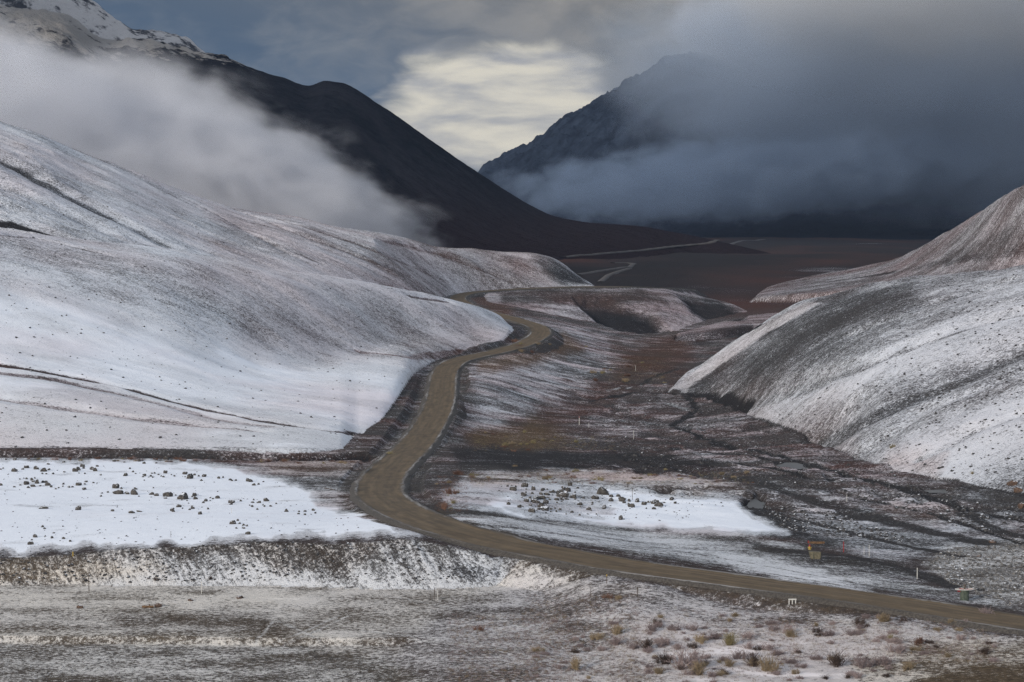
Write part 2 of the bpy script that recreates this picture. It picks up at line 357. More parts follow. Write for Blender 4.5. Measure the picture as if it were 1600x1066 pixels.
def stroke(pix, wid, soft=0.5):
    """soft band along a surveyed line; wid in metres"""
    W = []
    n = len(pix)
    for i in range(n - 1):
        a = pix[i]; b = pix[i + 1]; m = max(1, int(math.hypot(b[0] - a[0], b[1] - a[1]) / 12))
        for t in range(m):
            u_, d_ = hit(a[0] + (b[0] - a[0]) * t / m, a[1] + (b[1] - a[1]) * t / m); W.append((u_ * d_, d_, 0))
    u_, d_ = hit(*pix[-1]); W.append((u_ * d_, d_, 0))
    dd, _, sd, tt = near_line(np.array(W), wid * 2 + 3)
    dd = dd + 0.5 * wid * fbm(XX / (wid * 2.5), YY / (wid * 2.5), 2, 19)
    return np.clip((wid - dd) / (wid * soft) , 0, 1).astype(np.float32), sd, tt
def mix(A, m, val): return A * (1 - m) + val * m
def cover(m, s=None, r=None, d=None, t=None):
    global snow, red, dark, tan
    if s is not None: snow = mix(snow, m, s)
    if r is not None: red = mix(red, m, r)
    if d is not None: dark = mix(dark, m, d)
    if t is not None: tan = mix(tan, m, t)
def L(i): return (LAY == i).astype(np.float32)
#            snow  red  dark  tan   per layer
base = {0: (.22, .30, .25, .05), 1: (.58, .08, .05, .55), 2: (.58, .0, .25, .15), 3: (.74, .15, .0, .0), 4: (.60, .30, .0, .05), 5: (.46, .60, .05, 0),
        6: (.54, .10, .1, .0), 7: (.40, .45, .1, 0), 8: (.40, .7, .2, 0)}
for kx, (a_, b_, c_, d_) in base.items():
    m = LAY == kx; snow[m] = a_; red[m] = b_; dark[m] = c_; tan[m] = d_
big = fbm(XX / 90, YY / 90, 3, 61).astype(np.float32)
# far valley: snow-free russet tundra, with cloud shadow put into its dark tone
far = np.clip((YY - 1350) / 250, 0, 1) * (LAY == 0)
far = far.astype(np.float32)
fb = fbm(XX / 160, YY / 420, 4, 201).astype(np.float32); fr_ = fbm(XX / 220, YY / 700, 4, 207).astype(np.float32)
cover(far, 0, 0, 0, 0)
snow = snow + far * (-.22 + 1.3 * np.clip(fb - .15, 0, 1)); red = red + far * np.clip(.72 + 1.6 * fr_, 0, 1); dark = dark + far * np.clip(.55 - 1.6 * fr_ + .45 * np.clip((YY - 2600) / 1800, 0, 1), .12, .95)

# --- foreground
cover(region([(820, 1080), (780, 960), (800, 905), (900, 895), (1000, 912), (1200, 950), (1400, 968), (1600, 1000), (1700, 1080)], 14, 14, 3), .70, .35, 0, .35)
cover(region([(560, 1080), (620, 1000), (700, 950), (800, 925), (900, 940), (960, 990), (900, 1040), (760, 1080)], 18, 20, 4), .50, .25, .15, .25)
cover(region([(780, 925), (1000, 935), (1200, 955), (1330, 985), (1050, 975), (900, 960)], 9, 12, 5), .48, .3, .2, .2)
cover(region([(1000, 970), (1300, 985), (1500, 1010), (1480, 1066), (1100, 1066), (980, 1010)], 20, 16, 6), .82, .5, 0, .3)
cover(region([(1330, 1040), (1420, 1010), (1520, 1000), (1620, 1000), (1620, 1075), (1340, 1075)], 12, 10, 6), .50, .2, 0, .7)
cover(region([(1400, 1080), (1440, 1058), (1530, 1040), (1640, 1035), (1640, 1090)], 5, 4, 7), .12, .1, .2, .8)
cover(region([(-40, 1085), (-40, 1004), (200, 1006), (480, 1010), (620, 1040), (700, 1085)], 5, 8, 8), .48, 0, .1, .45)
cover(region([(-40, 940), (-40, 918), (150, 918), (500, 925), (420, 950), (180, 960)], 8, 8, 9), .68, .0, 0, .65)  # warm sunlight on the lower ground put into the tan and snow cover
cover(region([(-40, 1004), (-40, 985), (350, 990), (480, 985), (560, 1000), (400, 1010)], 5, 8, 10), .62, .0, 0, .65)
cover(region([(180, 960), (420, 955), (450, 985), (200, 988)], 10, 12, 11), .46, .1, .1, .5)
# bank
mb = L(2)
hb = np.clip((H + 54.1) / 4.5, 0, 1)
snow = np.where(LAY == 2, .64 - .24 * hb + .12 * strL.astype(np.float32), snow)
cover(region([(-40, 870), (100, 862), (220, 856), (330, 852), (430, 845), (480, 843), (640, 840), (560, 885), (430, 890), (380, 862), (220, 868), (130, 900), (-40, 900)], 8, 10, 12) * mb, .38, .15, .6, .35)
cover(region([(690, 880), (760, 885), (800, 900), (740, 912)], 8, 8, 13) * mb, .36, 0, .5, 0)
cover(region([(-40, 875), (130, 872), (260, 885), (130, 915), (-40, 918)], 12, 10, 14) * mb, .48, .1, .1, .7)
# plateau
pl = region([(-60, 872), (100, 861), (330, 851), (430, 842), (650, 838), (560, 800), (510, 780), (470, 758), (400, 735), (300, 719), (-60, 716)], 8, 9, 15, 26) * (LAY == 0)
cover(pl, 1.0, 0, 0, 0); snow = snow + pl * .10 * fbm(XX / 5, YY / 4, 4, 411).astype(np.float32)
cover(region([(380, 728), (560, 716), (610, 735), (585, 770), (540, 800), (500, 780), (470, 750)], 10, 10, 16), .50, .2, .25, .1)
cover(region([(400, 722), (560, 714), (600, 722), (560, 740), (430, 740)], 6, 6, 17), .34, .45, .2, .3)
# channel
cover(np.clip((11 - dch) / 3, 0, 1).astype(np.float32) * (H < -57.9), .05, .05, 1.0, 0)
mA = (LAY == 3)
cover((mA & (YY < Dfa + 1.0) & (U[None] < ray(602, 0)[0])).astype(np.float32), .04, 0, 1.0, 0)
# hill A
hA = mA.astype(np.float32)
cover(region([(-60, 440), (0, 440), (150, 465), (300, 492), (450, 515), (600, 545), (690, 560), (650, 580), (640, 660), (600, 700), (-60, 700)], 26, 28, 18, 60, (548, 1110)) * hA, .93, .08, 0, 0)
cover(region([(-60, 360), (120, 380), (330, 430), (450, 500), (440, 515), (200, 470), (0, 430), (-60, 430)], 46, 34, 19, 90, (548, 1110)) * hA, .62, .15, .1, 0)
cover(region([(300, 392), (480, 430), (700, 470), (780, 500), (790, 535), (700, 550), (560, 520), (430, 480), (330, 420)], 46, 34, 20, 90, (548, 1110)) * hA, .72, .36, 0, .1)
cover(region([(400, 500), (600, 530), (760, 548), (690, 568), (560, 550)], 46, 34, 22, 90, (548, 1110)) * hA, .42, .55, 0, .1)
cover(region([(-60, 640), (-60, 610), (150, 615), (350, 640), (600, 690), (560, 705), (-60, 700)], 46, 34, 23, 90, (548, 1110)) * hA, .76, .22, 0, .1)
for pts, wd, s_, r_, d_ in [([(-60, 555), (0, 569), (90, 582), (200, 606), (330, 640), (450, 663), (600, 680)], 2.0, .2, .5, .4), ([(-60, 612), (50, 628), (200, 650), (400, 672)], 2.2, .5, .5, .1), ([(0, 580), (90, 592), (200, 616), (330, 650), (420, 665)], 3.0, .55, .5, 0),
                            ([(-60, 360), (60, 372), (160, 395)], 1.6, .4, .2, .3), ([(560, 548), (640, 556), (760, 545)], 2.5, .42, .8, .1), ([(700, 470), (640, 462)], 2.0, .4, .5, .2)]:
    m, _, _ = stroke(pts, wd); cover(m * hA, s_, r_, d_)
    m2_, _, _ = stroke(pts, wd * 2.4, 1.0); H = H - m2_ * hA * .8
# hill B
hB = L(4)
cover(region([(-60, 170), (100, 225), (200, 262), (330, 318), (400, 345), (330, 370), (200, 310), (0, 250), (-60, 230)], 46, 34, 25, 90, (1000, 1620)) * hB, .72, .12, 0, .1)
cover(region([(-60, 225), (60, 255), (170, 320), (250, 370), (330, 400), (200, 385), (120, 365), (0, 340), (-60, 320)], 46, 34, 26, 90, (1000, 1620)) * hB, .60, .1, .2, 0)
cover(region([(350, 330), (520, 350), (700, 385), (850, 400), (860, 440), (700, 462), (500, 420), (350, 385)], 46, 34, 27, 90, (1000, 1620)) * hB, .58, .45, 0, .1)
for pts, wd, s_, r_, d_ in [([(-60, 225), (0, 245), (50, 272), (120, 310), (200, 350), (250, 378)], 5.0, .34, .0, .6), ([(-60, 265), (60, 310), (160, 360)], 4.0, .5, 0, .4), ([(-60, 345), (20, 347), (100, 370)], 3.5, .0, 0, 1.0),
                            ([(180, 255), (330, 330), (460, 400)], 2.2, .5, .3, .1), ([(300, 300), (480, 370), (640, 430)], 2.2, .45, .5, .1), ([(430, 340), (560, 380), (700, 440)], 2.2, .42, .6, .1), ([(560, 365), (700, 400), (800, 440)], 2.2, .42, .7, .1), ([(240, 290), (360, 350), (500, 410)], 1.8, .45, .4, .1)]:
    m, _, _ = stroke(pts, wd); cover(m * hB, s_, r_, d_)
    m2_, _, _ = stroke(pts, wd * 2.6, 1.0); H = H - m2_ * hB * min(2.6, wd * .5)
cover(region([(835, 405), (865, 403), (895, 425), (925, 445), (880, 442), (855, 425)], 7, 6, 28, 90, (1000, 1620)) * hB, .22, .05, .9, 0)
cover(region([(640, 430), (720, 450), (860, 445), (760, 462), (690, 470), (600, 450)], 46, 34, 29, 90, (1000, 1620)) * hB, .38, .75, .1, .1)
# terrace C
hC = L(5) + L(8)
m30 = region([(895, 466), (960, 474), (1015, 494), (1058, 526), (985, 534), (935, 502)], 6, 9, 30) * hC; cover(m30, .04, .05, 1.0, 0); H = H - 3.5 * m30 * (1 + .5 * n4)
m31 = region([(1062, 462), (1115, 468), (1155, 486), (1168, 498), (1112, 503), (1082, 486)], 6, 7, 31) * hC; cover(m31, .12, .05, .9, 0); H = H - 2.0 * m31 * (1 + .5 * n4)
cover(region([(780, 455), (1000, 452), (1040, 470), (960, 478), (860, 472), (790, 470)], 6, 7, 32) * hC, .16, .3, .45, .1)
cover(region([(1048, 536), (1170, 526), (1240, 520), (1240, 507), (1160, 514), (1100, 521), (1050, 528)], 2, 2, 33), .05, .1, 1.0, 0)
# east side of the road: russet shrubs and snow tongues
fl = (LAY == 0).astype(np.float32)
cover(region([(730, 560), (800, 560), (860, 540), (900, 560), (990, 560), (930, 600), (860, 660), (800, 690), (740, 680), (720, 620)], 20, 24, 34, 50) * fl, .50, .30, .05, 0)
cover(region([(790, 500), (880, 505), (960, 520), (1000, 540), (990, 560), (920, 555), (870, 530)], 20, 24, 35, 50) * fl, .42, .45, 0, 0)
cover(region([(750, 560), (830, 548), (880, 520), (910, 545), (880, 562), (800, 575), (750, 580)], 6, 8, 36) * fl, .30, .8, .1, .5)
cover(region([(780, 455), (800, 480), (800, 500), (770, 492), (740, 470)], 8, 8, 37) * fl, .18, .8, .2, .2)
cover(region([(720, 690), (800, 660), (900, 640), (1000, 560), (1060, 530), (1080, 560), (1060, 605), (1100, 660), (1000, 690), (900, 705), (730, 705)], 12, 16, 38) * fl, .14, .75, .35, .15)
cover(region([(730, 680), (850, 660), (960, 690), (900, 705), (740, 702)], 8, 10, 39) * fl, .10, .6, .2, .7)
cover(region([(980, 545), (1060, 535), (1040, 590), (960, 600)], 20, 22, 40, 50) * fl, .06, .75, .35, .3)
cover(region([(870, 640), (1000, 600), (1080, 610), (1200, 670), (1300, 710), (1380, 750), (1200, 735), (1000, 740), (880, 700)], 20, 24, 42, 50) * fl, .33, .50, .22, 0)
cover(region([(1000, 735), (1150, 740), (1240, 760), (1400, 800), (1600, 830), (1600, 790), (1380, 750), (1250, 720), (1100, 710)], 20, 24, 43, 50) * fl, .38, .30, .15, 0)
cover(region([(1200, 770), (1350, 790), (1500, 800), (1600, 850), (1500, 880), (1350, 870), (1250, 830)], 20, 24, 44, 50) * fl, .47, .15, .15, 0)
cover(region([(1360, 790), (1450, 785), (1520, 800), (1480, 820), (1400, 815)], 10, 12, 45) * fl, .45, .7, .05, .1)
cover(region([(1440, 880), (1480, 855), (1600, 845), (1640, 880), (1640, 945), (1560, 940), (1480, 910)], 8, 8, 46) * fl, .48, .05, .05, .3)
cover(region([(1130, 775), (1200, 790), (1260, 830), (1300, 850), (1220, 840), (1180, 815)], 5, 8, 47) * fl, .2, .05, .6, 0)
cover(region([(700, 700), (1000, 705), (1120, 720), (1150, 735), (900, 735), (720, 730)], 5, 6, 48) * fl, .10, .15, .75, 0)
# snow terrace east of the road
cover(region([(690, 775), (720, 745), (800, 735), (950, 737), (1100, 750), (1160, 775), (1150, 795), (1230, 835), (1100, 828), (900, 815), (700, 795)], 8, 8, 49) * fl, .70, .25, .05, 0)
cover(region([(820, 810), (760, 795), (800, 765), (950, 758), (1060, 768), (1150, 780), (1170, 800), (1235, 836), (1100, 829), (950, 818)], 8, 9, 50, 26) * fl, 1.0, 0, 0, 0)
cover(region([(720, 742), (900, 733), (1100, 745), (1165, 765), (1100, 775), (900, 752), (740, 760)], 6, 8, 51) * fl, .55, .6, .1, .25)
cover(region([(780, 780), (830, 755), (920, 755), (960, 790), (920, 805), (840, 805)], 12, 10, 52) * fl, .72, 0, .5, 0)
# gravel pull-out east of the road
lot = region([(650, 800), (800, 808), (1000, 830), (1180, 838), (1250, 850), (1300, 880), (1400, 905), (1560, 935), (1600, 955), (1400, 925), (1200, 893), (1000, 866), (860, 842), (740, 825)], 5, 5, 53) * (LAY == 0)
cover(lot, .46, .0, .08, .15)
cover(region([(700, 805), (900, 822), (1100, 845), (1250, 885), (1360, 920), (1300, 915), (1050, 870), (900, 848), (760, 828)], 10, 10, 54) * fl, .66, 0, 0, .1)
cover(region([(1120, 868), (1200, 878), (1300, 905), (1370, 928), (1280, 915), (1180, 892)], 7, 6, 55) * fl, .78, 0, 0, .1)
cover(region([(1150, 840), (1250, 862), (1400, 880), (1500, 915), (1420, 905), (1280, 880), (1200, 862)], 6, 7, 56) * fl, .22, 0, .4, .1)
for off in range(7):                                                  # tyre marks fanning over the pull-out
    y0 = off * 5.5
    m, _, _ = stroke([(700 + off * 12, 812 + y0 * .3), (850, 826 + y0), (1020, 848 + y0 * 1.1), (1180, 876 + y0), (1330, 906 + y0 * .7), (1430, 925 + y0 * .3)], 0.35, 1.0)
    cover(m * fl, .22 if off % 2 else .62, 0, .2 if off % 2 else 0, .1)
for pts, wd in [([(1165, 745), (1230, 770), (1330, 800), (1450, 830), (1540, 850)], 3.2), ([(1180, 800), (1260, 815), (1400, 850), (1500, 870)], 1.5), ([(1220, 860), (1330, 870), (1420, 890), (1500, 920), (1560, 925)], 2.0), ([(1500, 800), (1560, 830), (1640, 850)], 2)]:
    m, _, _ = stroke(pts, wd); cover(m * fl, .06, .05, .5, 0)
# hill D
hD = L(6)
cover(region([(1380, 745), (1480, 740), (1640, 760), (1640, 590), (1540, 640), (1420, 690)], 30, 26, 57, 70, (500, 960)) * hD, .84, .12, 0, 0)
cover(region([(1100, 600), (1200, 520), (1300, 455), (1420, 445), (1440, 470), (1300, 545), (1200, 600), (1090, 620)], 30, 26, 58, 70, (500, 960)) * hD, .30, .0, .35, 0)
cover(region([(1060, 610), (1100, 575), (1220, 540), (1180, 600), (1100, 615)], 8, 8, 59, 30, (500, 960)) * hD, .24, .02, .5, 0)
cover(region([(1055, 606), (1110, 560), (1180, 512), (1260, 472), (1280, 474), (1200, 520), (1120, 575), (1070, 610)], 4, 4, 60, 30, (500, 960)) * hD, .62, .3, 0, .1)  # lit edge of the crest put in as a paler strip
cover(region([(1170, 650), (1300, 590), (1480, 515), (1640, 460), (1640, 500), (1480, 560), (1350, 620), (1270, 670), (1200, 660)], 30, 26, 62, 70, (500, 960)) * hD, .72, .10, 0, 0)
cover(region([(1120, 640), (1200, 640), (1260, 672), (1330, 700), (1280, 695), (1180, 665)], 30, 26, 63, 70, (500, 960)) * hD, .42, .7, .1, .1)
cover(region([(1370, 735), (1400, 705), (1480, 715), (1460, 745)], 10, 8, 64, 30, (500, 960)) * hD, .6, .6, 0, .1)
for pts, wd, s_, r_, d_ in [([(1640, 525), (1560, 555), (1480, 590), (1400, 625), (1330, 665), (1280, 680)], 6.5, .36, .05, .45), ([(1640, 480), (1540, 500), (1400, 548), (1280, 595), (1180, 625), (1090, 650)], 3.0, .45, .1, .3),
                            ([(1640, 560), (1540, 600), (1440, 640), (1370, 690)], 3.0, .6, .1, .2), ([(1640, 625), (1520, 670), (1440, 710)], 2.5, .6, .1, .15), ([(1560, 440), (1440, 480), (1330, 520)], 3.0, .45, 0, .3), ([(1070, 612), (1120, 620), (1170, 628)], 2.5, .05, 0, 1.0)]:
    m, _, _ = stroke(pts, wd); cover(m * hD, s_, r_, d_)
    m2_, _, _ = stroke(pts, wd * 2.6, 1.0); H = H - m2_ * hD * min(3.2, wd * .55)
cover(((LAY == 6) & (YY < Dfd + 3)).astype(np.float32), .2, .1, .6, 0)
hE = L(7)
for pts, wd, s_, r_, d_ in [([(1300, 440), (1400, 425), (1500, 405), (1640, 380)], 6, .2, .3, .6), ([(1640, 350), (1560, 380), (1480, 400)], 7, .28, .4, .3)]:
    m, _, _ = stroke(pts, wd); cover(m * hE, s_, r_, d_)
cover(region([(1400, 430), (1640, 395), (1640, 425), (1420, 440)], 5, 6, 65) * hE, .40, .6, .1, 0)
# earthworks of the road
ew = earth.astype(np.float32) * np.where(sdr < 0, np.clip((RHW + 3.8 + 2.5 * n2 - dr) / 2, 0, 1), np.clip((RHW + 13 + 5 * n1 - dr) / 4, 0, 1)) * np.where(LAY >= 3, np.clip((RHW + 6 - dr) / 3, 0, 1), 1)
side_r = (sdr > 0)
cover(ew.astype(np.float32) * (YY > 380), .12 + 0 * big, .03, .25, .05)
cover((np.clip((RHW + 3.6 + 2.0 * n2 - dr) / 1.6, 0, 1) * (YY > 400)).astype(np.float32), .22, .05, .15, .15)
cover((np.clip((RHW + 3.0 + 2.0 * n2 - dr) / 1.6, 0, 1) * (YY <= 400)).astype(np.float32), .22, .1, .2, .4)
# broad variation
wv_ = np.clip((1.0 - snow) / .15, 0, 1); snow = snow + 0.07 * big * wv_ - 0.10 * np.clip(n4, 0, 1).astype(np.float32) * wv_ * np.clip((snow - .2) / .2, 0, 1)

pt = fbm(XX / 7, YY / 4.5, 4, 401).astype(np.float32); pt2 = fbm(XX / 26, YY / 20, 4, 403).astype(np.float32)
low_ = ((LAY <= 1) & (YY < 1300)).astype(np.float32) * np.clip((1.0 - snow) / .15, 0, 1)
snow = snow + low_ * (.30 * pt + .22 * pt2); red = np.clip(red + low_ * .55 * np.clip(pt2 * 1.6, -.5, 1) * (YY > 380), 0, 1)
snow = snow + (LAY == 2) * .25 * fbm(XX / 3 + H * .35, YY * 0 + H / 9, 3, 405).astype(np.float32)
hl_ = (LAY >= 3).astype(np.float32) * (YY < 2000); snow = snow + hl_ * np.clip((1.02 - snow) / .2, 0, 1) * (.16 * pt2 + .08 * pt); red = np.clip(red + hl_ * np.where(LAY == 6, .1, .35) * np.clip(fbm(XX / 45, YY / 60, 4, 407).astype(np.float32) * 1.8, -.6, 1), 0, 1)
rn = 1 - np.abs(fbm(XX / 34 + YY / 140, YY / 60, 4, 421)) * 1.0
brd = (LAY == 0).astype(np.float32) * np.clip((U[None] + .02 * n1 - ray(850, 0)[0]) / .035, 0, 1) * np.clip((.56 - snow) / .12, 0, 1) * np.clip((YY - 425) / 30, 0, 1) * np.clip((1050 - YY) / 120, 0, 1) * np.clip((dr - 15) / 10, 0, 1)
chm = np.clip((rn - .88) / .06, 0, 1) * brd; H = H - .7 * chm + brd * .5 * np.clip(n2, -.6, 1)
cover((chm * .55).astype(np.float32), .08, .05, .5, 0)
# flow lines and pools of the braided river
wat_lines = []
for pts, wd, s_, r_, d_ in [([(930, 625), (1000, 612), (1070, 612), (1090, 640), (1050, 665), (1120, 690), (1250, 720)], 2.0, .10, 0, .9), ([(1000, 600), (1030, 585), (1060, 575)], 1.5, .1, 0, .8),
                            ([(950, 610), (1000, 602), (1040, 598)], 1.6, .42, 0, 0), ([(990, 628), (1050, 632), (1075, 640)], 1.4, .40, 0, 0), ([(1250, 722), (1400, 760), (1500, 790), (1600, 815)], 2.0, .12, 0, .8), ([(900, 650), (1000, 660), (1100, 672)], 1.2, .3, 0, .6),
                            ([(1100, 720), (1200, 730), (1300, 750)], 1.3, .1, 0, .9), ([(1050, 700), (1180, 712), (1260, 735)], 1.3, .1, 0, .9), ([(1300, 770), (1450, 800), (1600, 850)], 1.2, .14, 0, .8), ([(880, 712), (960, 716), (1060, 730)], .9, .05, 0, 1)]:
    m, _, _ = stroke(pts, wd); cover(m * fl, s_, r_, d_); H = H - 0.25 * m * fl * (d_ > .5)
for pts in ([(500, 1000), (430, 968), (400, 1004)], [(430, 1004), (480, 985), (530, 962)], [(445, 1006), (495, 986), (545, 962)], [(600, 930), (760, 960), (900, 1010)], [(640, 1000), (760, 1010), (900, 1040)], [(560, 985), (700, 1000), (860, 1035)]):
    m, _, _ = stroke(pts, .35, 1.0); cover(m, .6, 0, 0, .4)
pool_polys = [[(1163, 788), (1168, 780), (1180, 772), (1190, 778), (1195, 783), (1188, 791), (1172, 793)], [(1212, 724), (1235, 720), (1262, 724), (1270, 729), (1240, 731), (1218, 728)], [(1440, 765), (1475, 763), (1490, 767), (1455, 769)]]
pools = []
for pp in pool_polys:
    hh = np.array([hit(*p) for p in pp]); zs = np.array([sample_z(u * d, d) for u, d in hh]); zl = float(zs.min()) - .12
    cx0, cy0 = (hh[:, 0] * hh[:, 1]).mean(), hh[:, 1].mean(); rad = np.hypot(hh[:, 0] * hh[:, 1] - cx0, hh[:, 1] - cy0)
    m = region(pp, 2.5, 5, 90, 14); H = H * (1 - np.clip(m * 1.6, 0, 1)) + (zl - .35) * np.clip(m * 1.6, 0, 1); cover(m, .02, 0, .8, 0)
    ol = []
    for i_ in range(40):                            # ragged waterline
        t_ = i_ / 40 * len(pp); a_ = int(t_); b_ = (a_ + 1) % len(pp); f_ = t_ - a_; x_ = (hh[a_] * (1 - f_) + hh[b_] * f_); wx_, wy_ = x_[0] * x_[1], x_[1]
        k_ = 1.0 + .45 * (float(vnoise(np.array([i_ * .45]), np.array([wy_ * .01]), 71)[0]) - .5); ol.append((cx0 + (wx_ - cx0) * k_, cy0 + (wy_ - cy0) * k_))
    pools.append((ol, zl))
hit = make_hit()
print('terrain', time.time() - T0, NR * NC)

# ------------------------------------------------------------------ materials
def new_mat(name):
    m = bpy.data.materials.new(name); m.use_nodes = True; nt = m.node_tree
    for n in list(nt.nodes): nt.nodes.remove(n)
    out = nt.nodes.new('ShaderNodeOutputMaterial'); return m, nt, out
class NB:
    def __init__(s, nt): s.nt = nt
    def __call__(s, t, **kw):
        n = s.nt.nodes.new(t)
        for k_, v_ in kw.items():
            if k_ == 'inp':
                for a, b in v_.items():
                    if isinstance(b, bpy.types.NodeSocket): s.nt.links.new(b, n.inputs[a])
                    else: n.inputs[a].default_value = b
            else: setattr(n, k_, v_)
        return n
    def math(s, op, a, b=0.0, c=None, clamp=False):
        n = s.nt.nodes.new('ShaderNodeMath'); n.operation = op; n.use_clamp = clamp
        for i, v in enumerate([a, b] + ([c] if c is not None else [])):
            if isinstance(v, bpy.types.NodeSocket): s.nt.links.new(v, n.inputs[i])
            else: n.inputs[i].default_value = v
        return n.outputs[0]
    def mixc(s, f, a, b):
        n = s.nt.nodes.new('ShaderNodeMix'); n.data_type = 'RGBA'
        for i, v in ((0, f), (6, a), (7, b)):
            if isinstance(v, bpy.types.NodeSocket): s.nt.links.new(v, n.inputs[i])
            else: n.inputs[i].default_value = v if i == 0 else (*v, 1)
        return n.outputs[2]
    def noise(s, vec, scale, detail=5, rough=.55, dist=0.0):
        n = s.nt.nodes.new('ShaderNodeTexNoise'); n.inputs['Scale'].default_value = scale; n.inputs['Detail'].default_value = detail
        n.inputs['Roughness'].default_value = rough; n.inputs['Distortion'].default_value = dist
        if vec is not None: s.nt.links.new(vec, n.inputs['Vector'])
        return n.outputs['Fac']
    def sstep(s, v, lo, hi, a=0.0, b=1.0):
        n = s.nt.nodes.new('ShaderNodeMapRange'); n.interpolation_type = 'SMOOTHSTEP'
        for i, x in enumerate((v, lo, hi, a, b)):
            if isinstance(x, bpy.types.NodeSocket): s.nt.links.new(x, n.inputs[i])
            else: n.inputs[i].default_value = x
        return n.outputs[0]

SNOW = (.80, .83, .88)
def ground_material():
    m, nt, out = new_mat('snow_dusted_ground'); N = NB(nt)
    cov = N('ShaderNodeAttribute', attribute_name='cover'); sep = N('ShaderNodeSeparateColor', inp={0: cov.outputs['Color']})
    s, r, d, t = sep.outputs[0], sep.outputs[1], sep.outputs[2], cov.outputs['Alpha']
    fc = N('ShaderNodeAttribute', attribute_name='fall').outputs['Vector']
    geo = N('ShaderNodeNewGeometry'); pos = geo.outputs['Position']
    nA = N.noise(fc, .22, 8, .7)           # drifts and streaks running down the slope
    nB = N.noise(fc, 1.3, 6, .75)
    nC = N.noise(pos, 1.7, 6, .8)          # stones and tussocks
    nD = N.noise(pos, .05, 4, .55)
    a = N.math('MULTIPLY', N.math('SUBTRACT', nA, .5), .6)
    b = N.math('MULTIPLY', N.math('SUBTRACT', nB, .5), 1.3)
    nE = N.noise(pos, 6.5, 3, .8)
    c = N.math('ADD', N.math('MULTIPLY', N.math('SUBTRACT', nC, .5), 2.0), N.math('MULTIPLY', N.math('SUBTRACT', nE, .5), 1.3))
    n = N.math('ADD', N.math('ADD', a, b), c)
    f = N.math('ADD', s, n)
    fac = N.sstep(f, .36, .66)
    gravel = N.mixc(N.sstep(nC, .35, .65), (.038, .037, .039), (.135, .13, .128))
    tundra = N.mixc(N.sstep(nB, .38, .62), (.050, .024, .022), (.155, .070, .052))
    g = N.mixc(N.math('MULTIPLY', r, N.sstep(nD, .25, .55, .6, 1.0), clamp=True), gravel, tundra)
    sand = N.mixc(N.sstep(nB, .35, .65), (.075, .052, .030), (.22, .16, .095))
    g = N.mixc(t, g, sand)
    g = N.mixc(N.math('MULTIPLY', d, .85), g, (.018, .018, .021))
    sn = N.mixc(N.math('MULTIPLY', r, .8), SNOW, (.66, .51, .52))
    sn = N.mixc(N.math('MULTIPLY', t, .8), sn, (.86, .74, .57))  # tan tint; also carries the painted warm light of the lower-left ground
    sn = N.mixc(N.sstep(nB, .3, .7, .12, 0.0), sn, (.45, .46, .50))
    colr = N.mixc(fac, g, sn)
    # thin snow lies between stones: a pale veil over the bare ground
    colr = N.mixc(N.math('MULTIPLY', N.sstep(s, .15, .8), .14), colr, sn)
    # scattered single stones
    vo = N('ShaderNodeTexVoronoi', inp={'Vector': pos, 'Scale': .30, 'Randomness': 1.0}); 
    st = N.math('MULTIPLY', N.sstep(vo.outputs['Distance'], .11, .07), N.sstep(N.noise(pos, .09, 3, .6), .56, .64))
    st = N.math('MULTIPLY', st, N.sstep(s, 1.0, .9))
    colr = N.mixc(N.math('MULTIPLY', st, .75), colr, (.03, .03, .032))
    bump_h = N.math('ADD', N.math('MULTIPLY', n, .5), N.math('MULTIPLY', fac, .12))
    flat = N.sstep(s, 1.0, .85, .22, 1.0)
    bp = N('ShaderNodeBump', inp={'Height': bump_h, 'Distance': .55, 'Strength': N.math('MULTIPLY', flat, .9)})
    p = N('ShaderNodeBsdfPrincipled', inp={'Base Color': colr, 'Roughness': .85, 'Normal': bp.outputs[0], 'Specular IOR Level': .03})
    nt.links.new(p.outputs[0], out.inputs[0]); return m
def grid_mesh(name, X, Y, Z, mat, cover4=None, fall=None):
    nr, nc = Z.shape
    me = bpy.data.meshes.new(name)
    co = np.stack([X, Y, Z], -1).astype(np.float32).reshape(-1)
    idx = np.arange(nr * nc).reshape(nr, nc)
    qd = np.stack([idx[:-1, :-1], idx[:-1, 1:], idx[1:, 1:], idx[1:, :-1]], -1).reshape(-1, 4)
    me.vertices.add(nr * nc); me.vertices.foreach_set('co', co)
    me.loops.add(qd.size); me.loops.foreach_set('vertex_index', qd.reshape(-1).astype(np.int32))
    me.polygons.add(len(qd)); me.polygons.foreach_set('loop_start', (np.arange(len(qd)) * 4).astype(np.int32))
    me.update(calc_edges=True)
    me.shade_smooth()
    if cover4 is not None:
        at_ = me.attributes.new('cover', 'FLOAT_COLOR', 'POINT'); at_.data.foreach_set('color', cover4.astype(np.float32).reshape(-1))
    if fall is not None:
        at_ = me.attributes.new('fall', 'FLOAT_VECTOR', 'POINT'); at_.data.foreach_set('vector', fall.astype(np.float32).reshape(-1))
    me.materials.append(mat)
    o = bpy.data.objects.new(name, me); COL.objects.link(o); return o
def kind(o, k_='structure'): o['kind'] = k_; return o

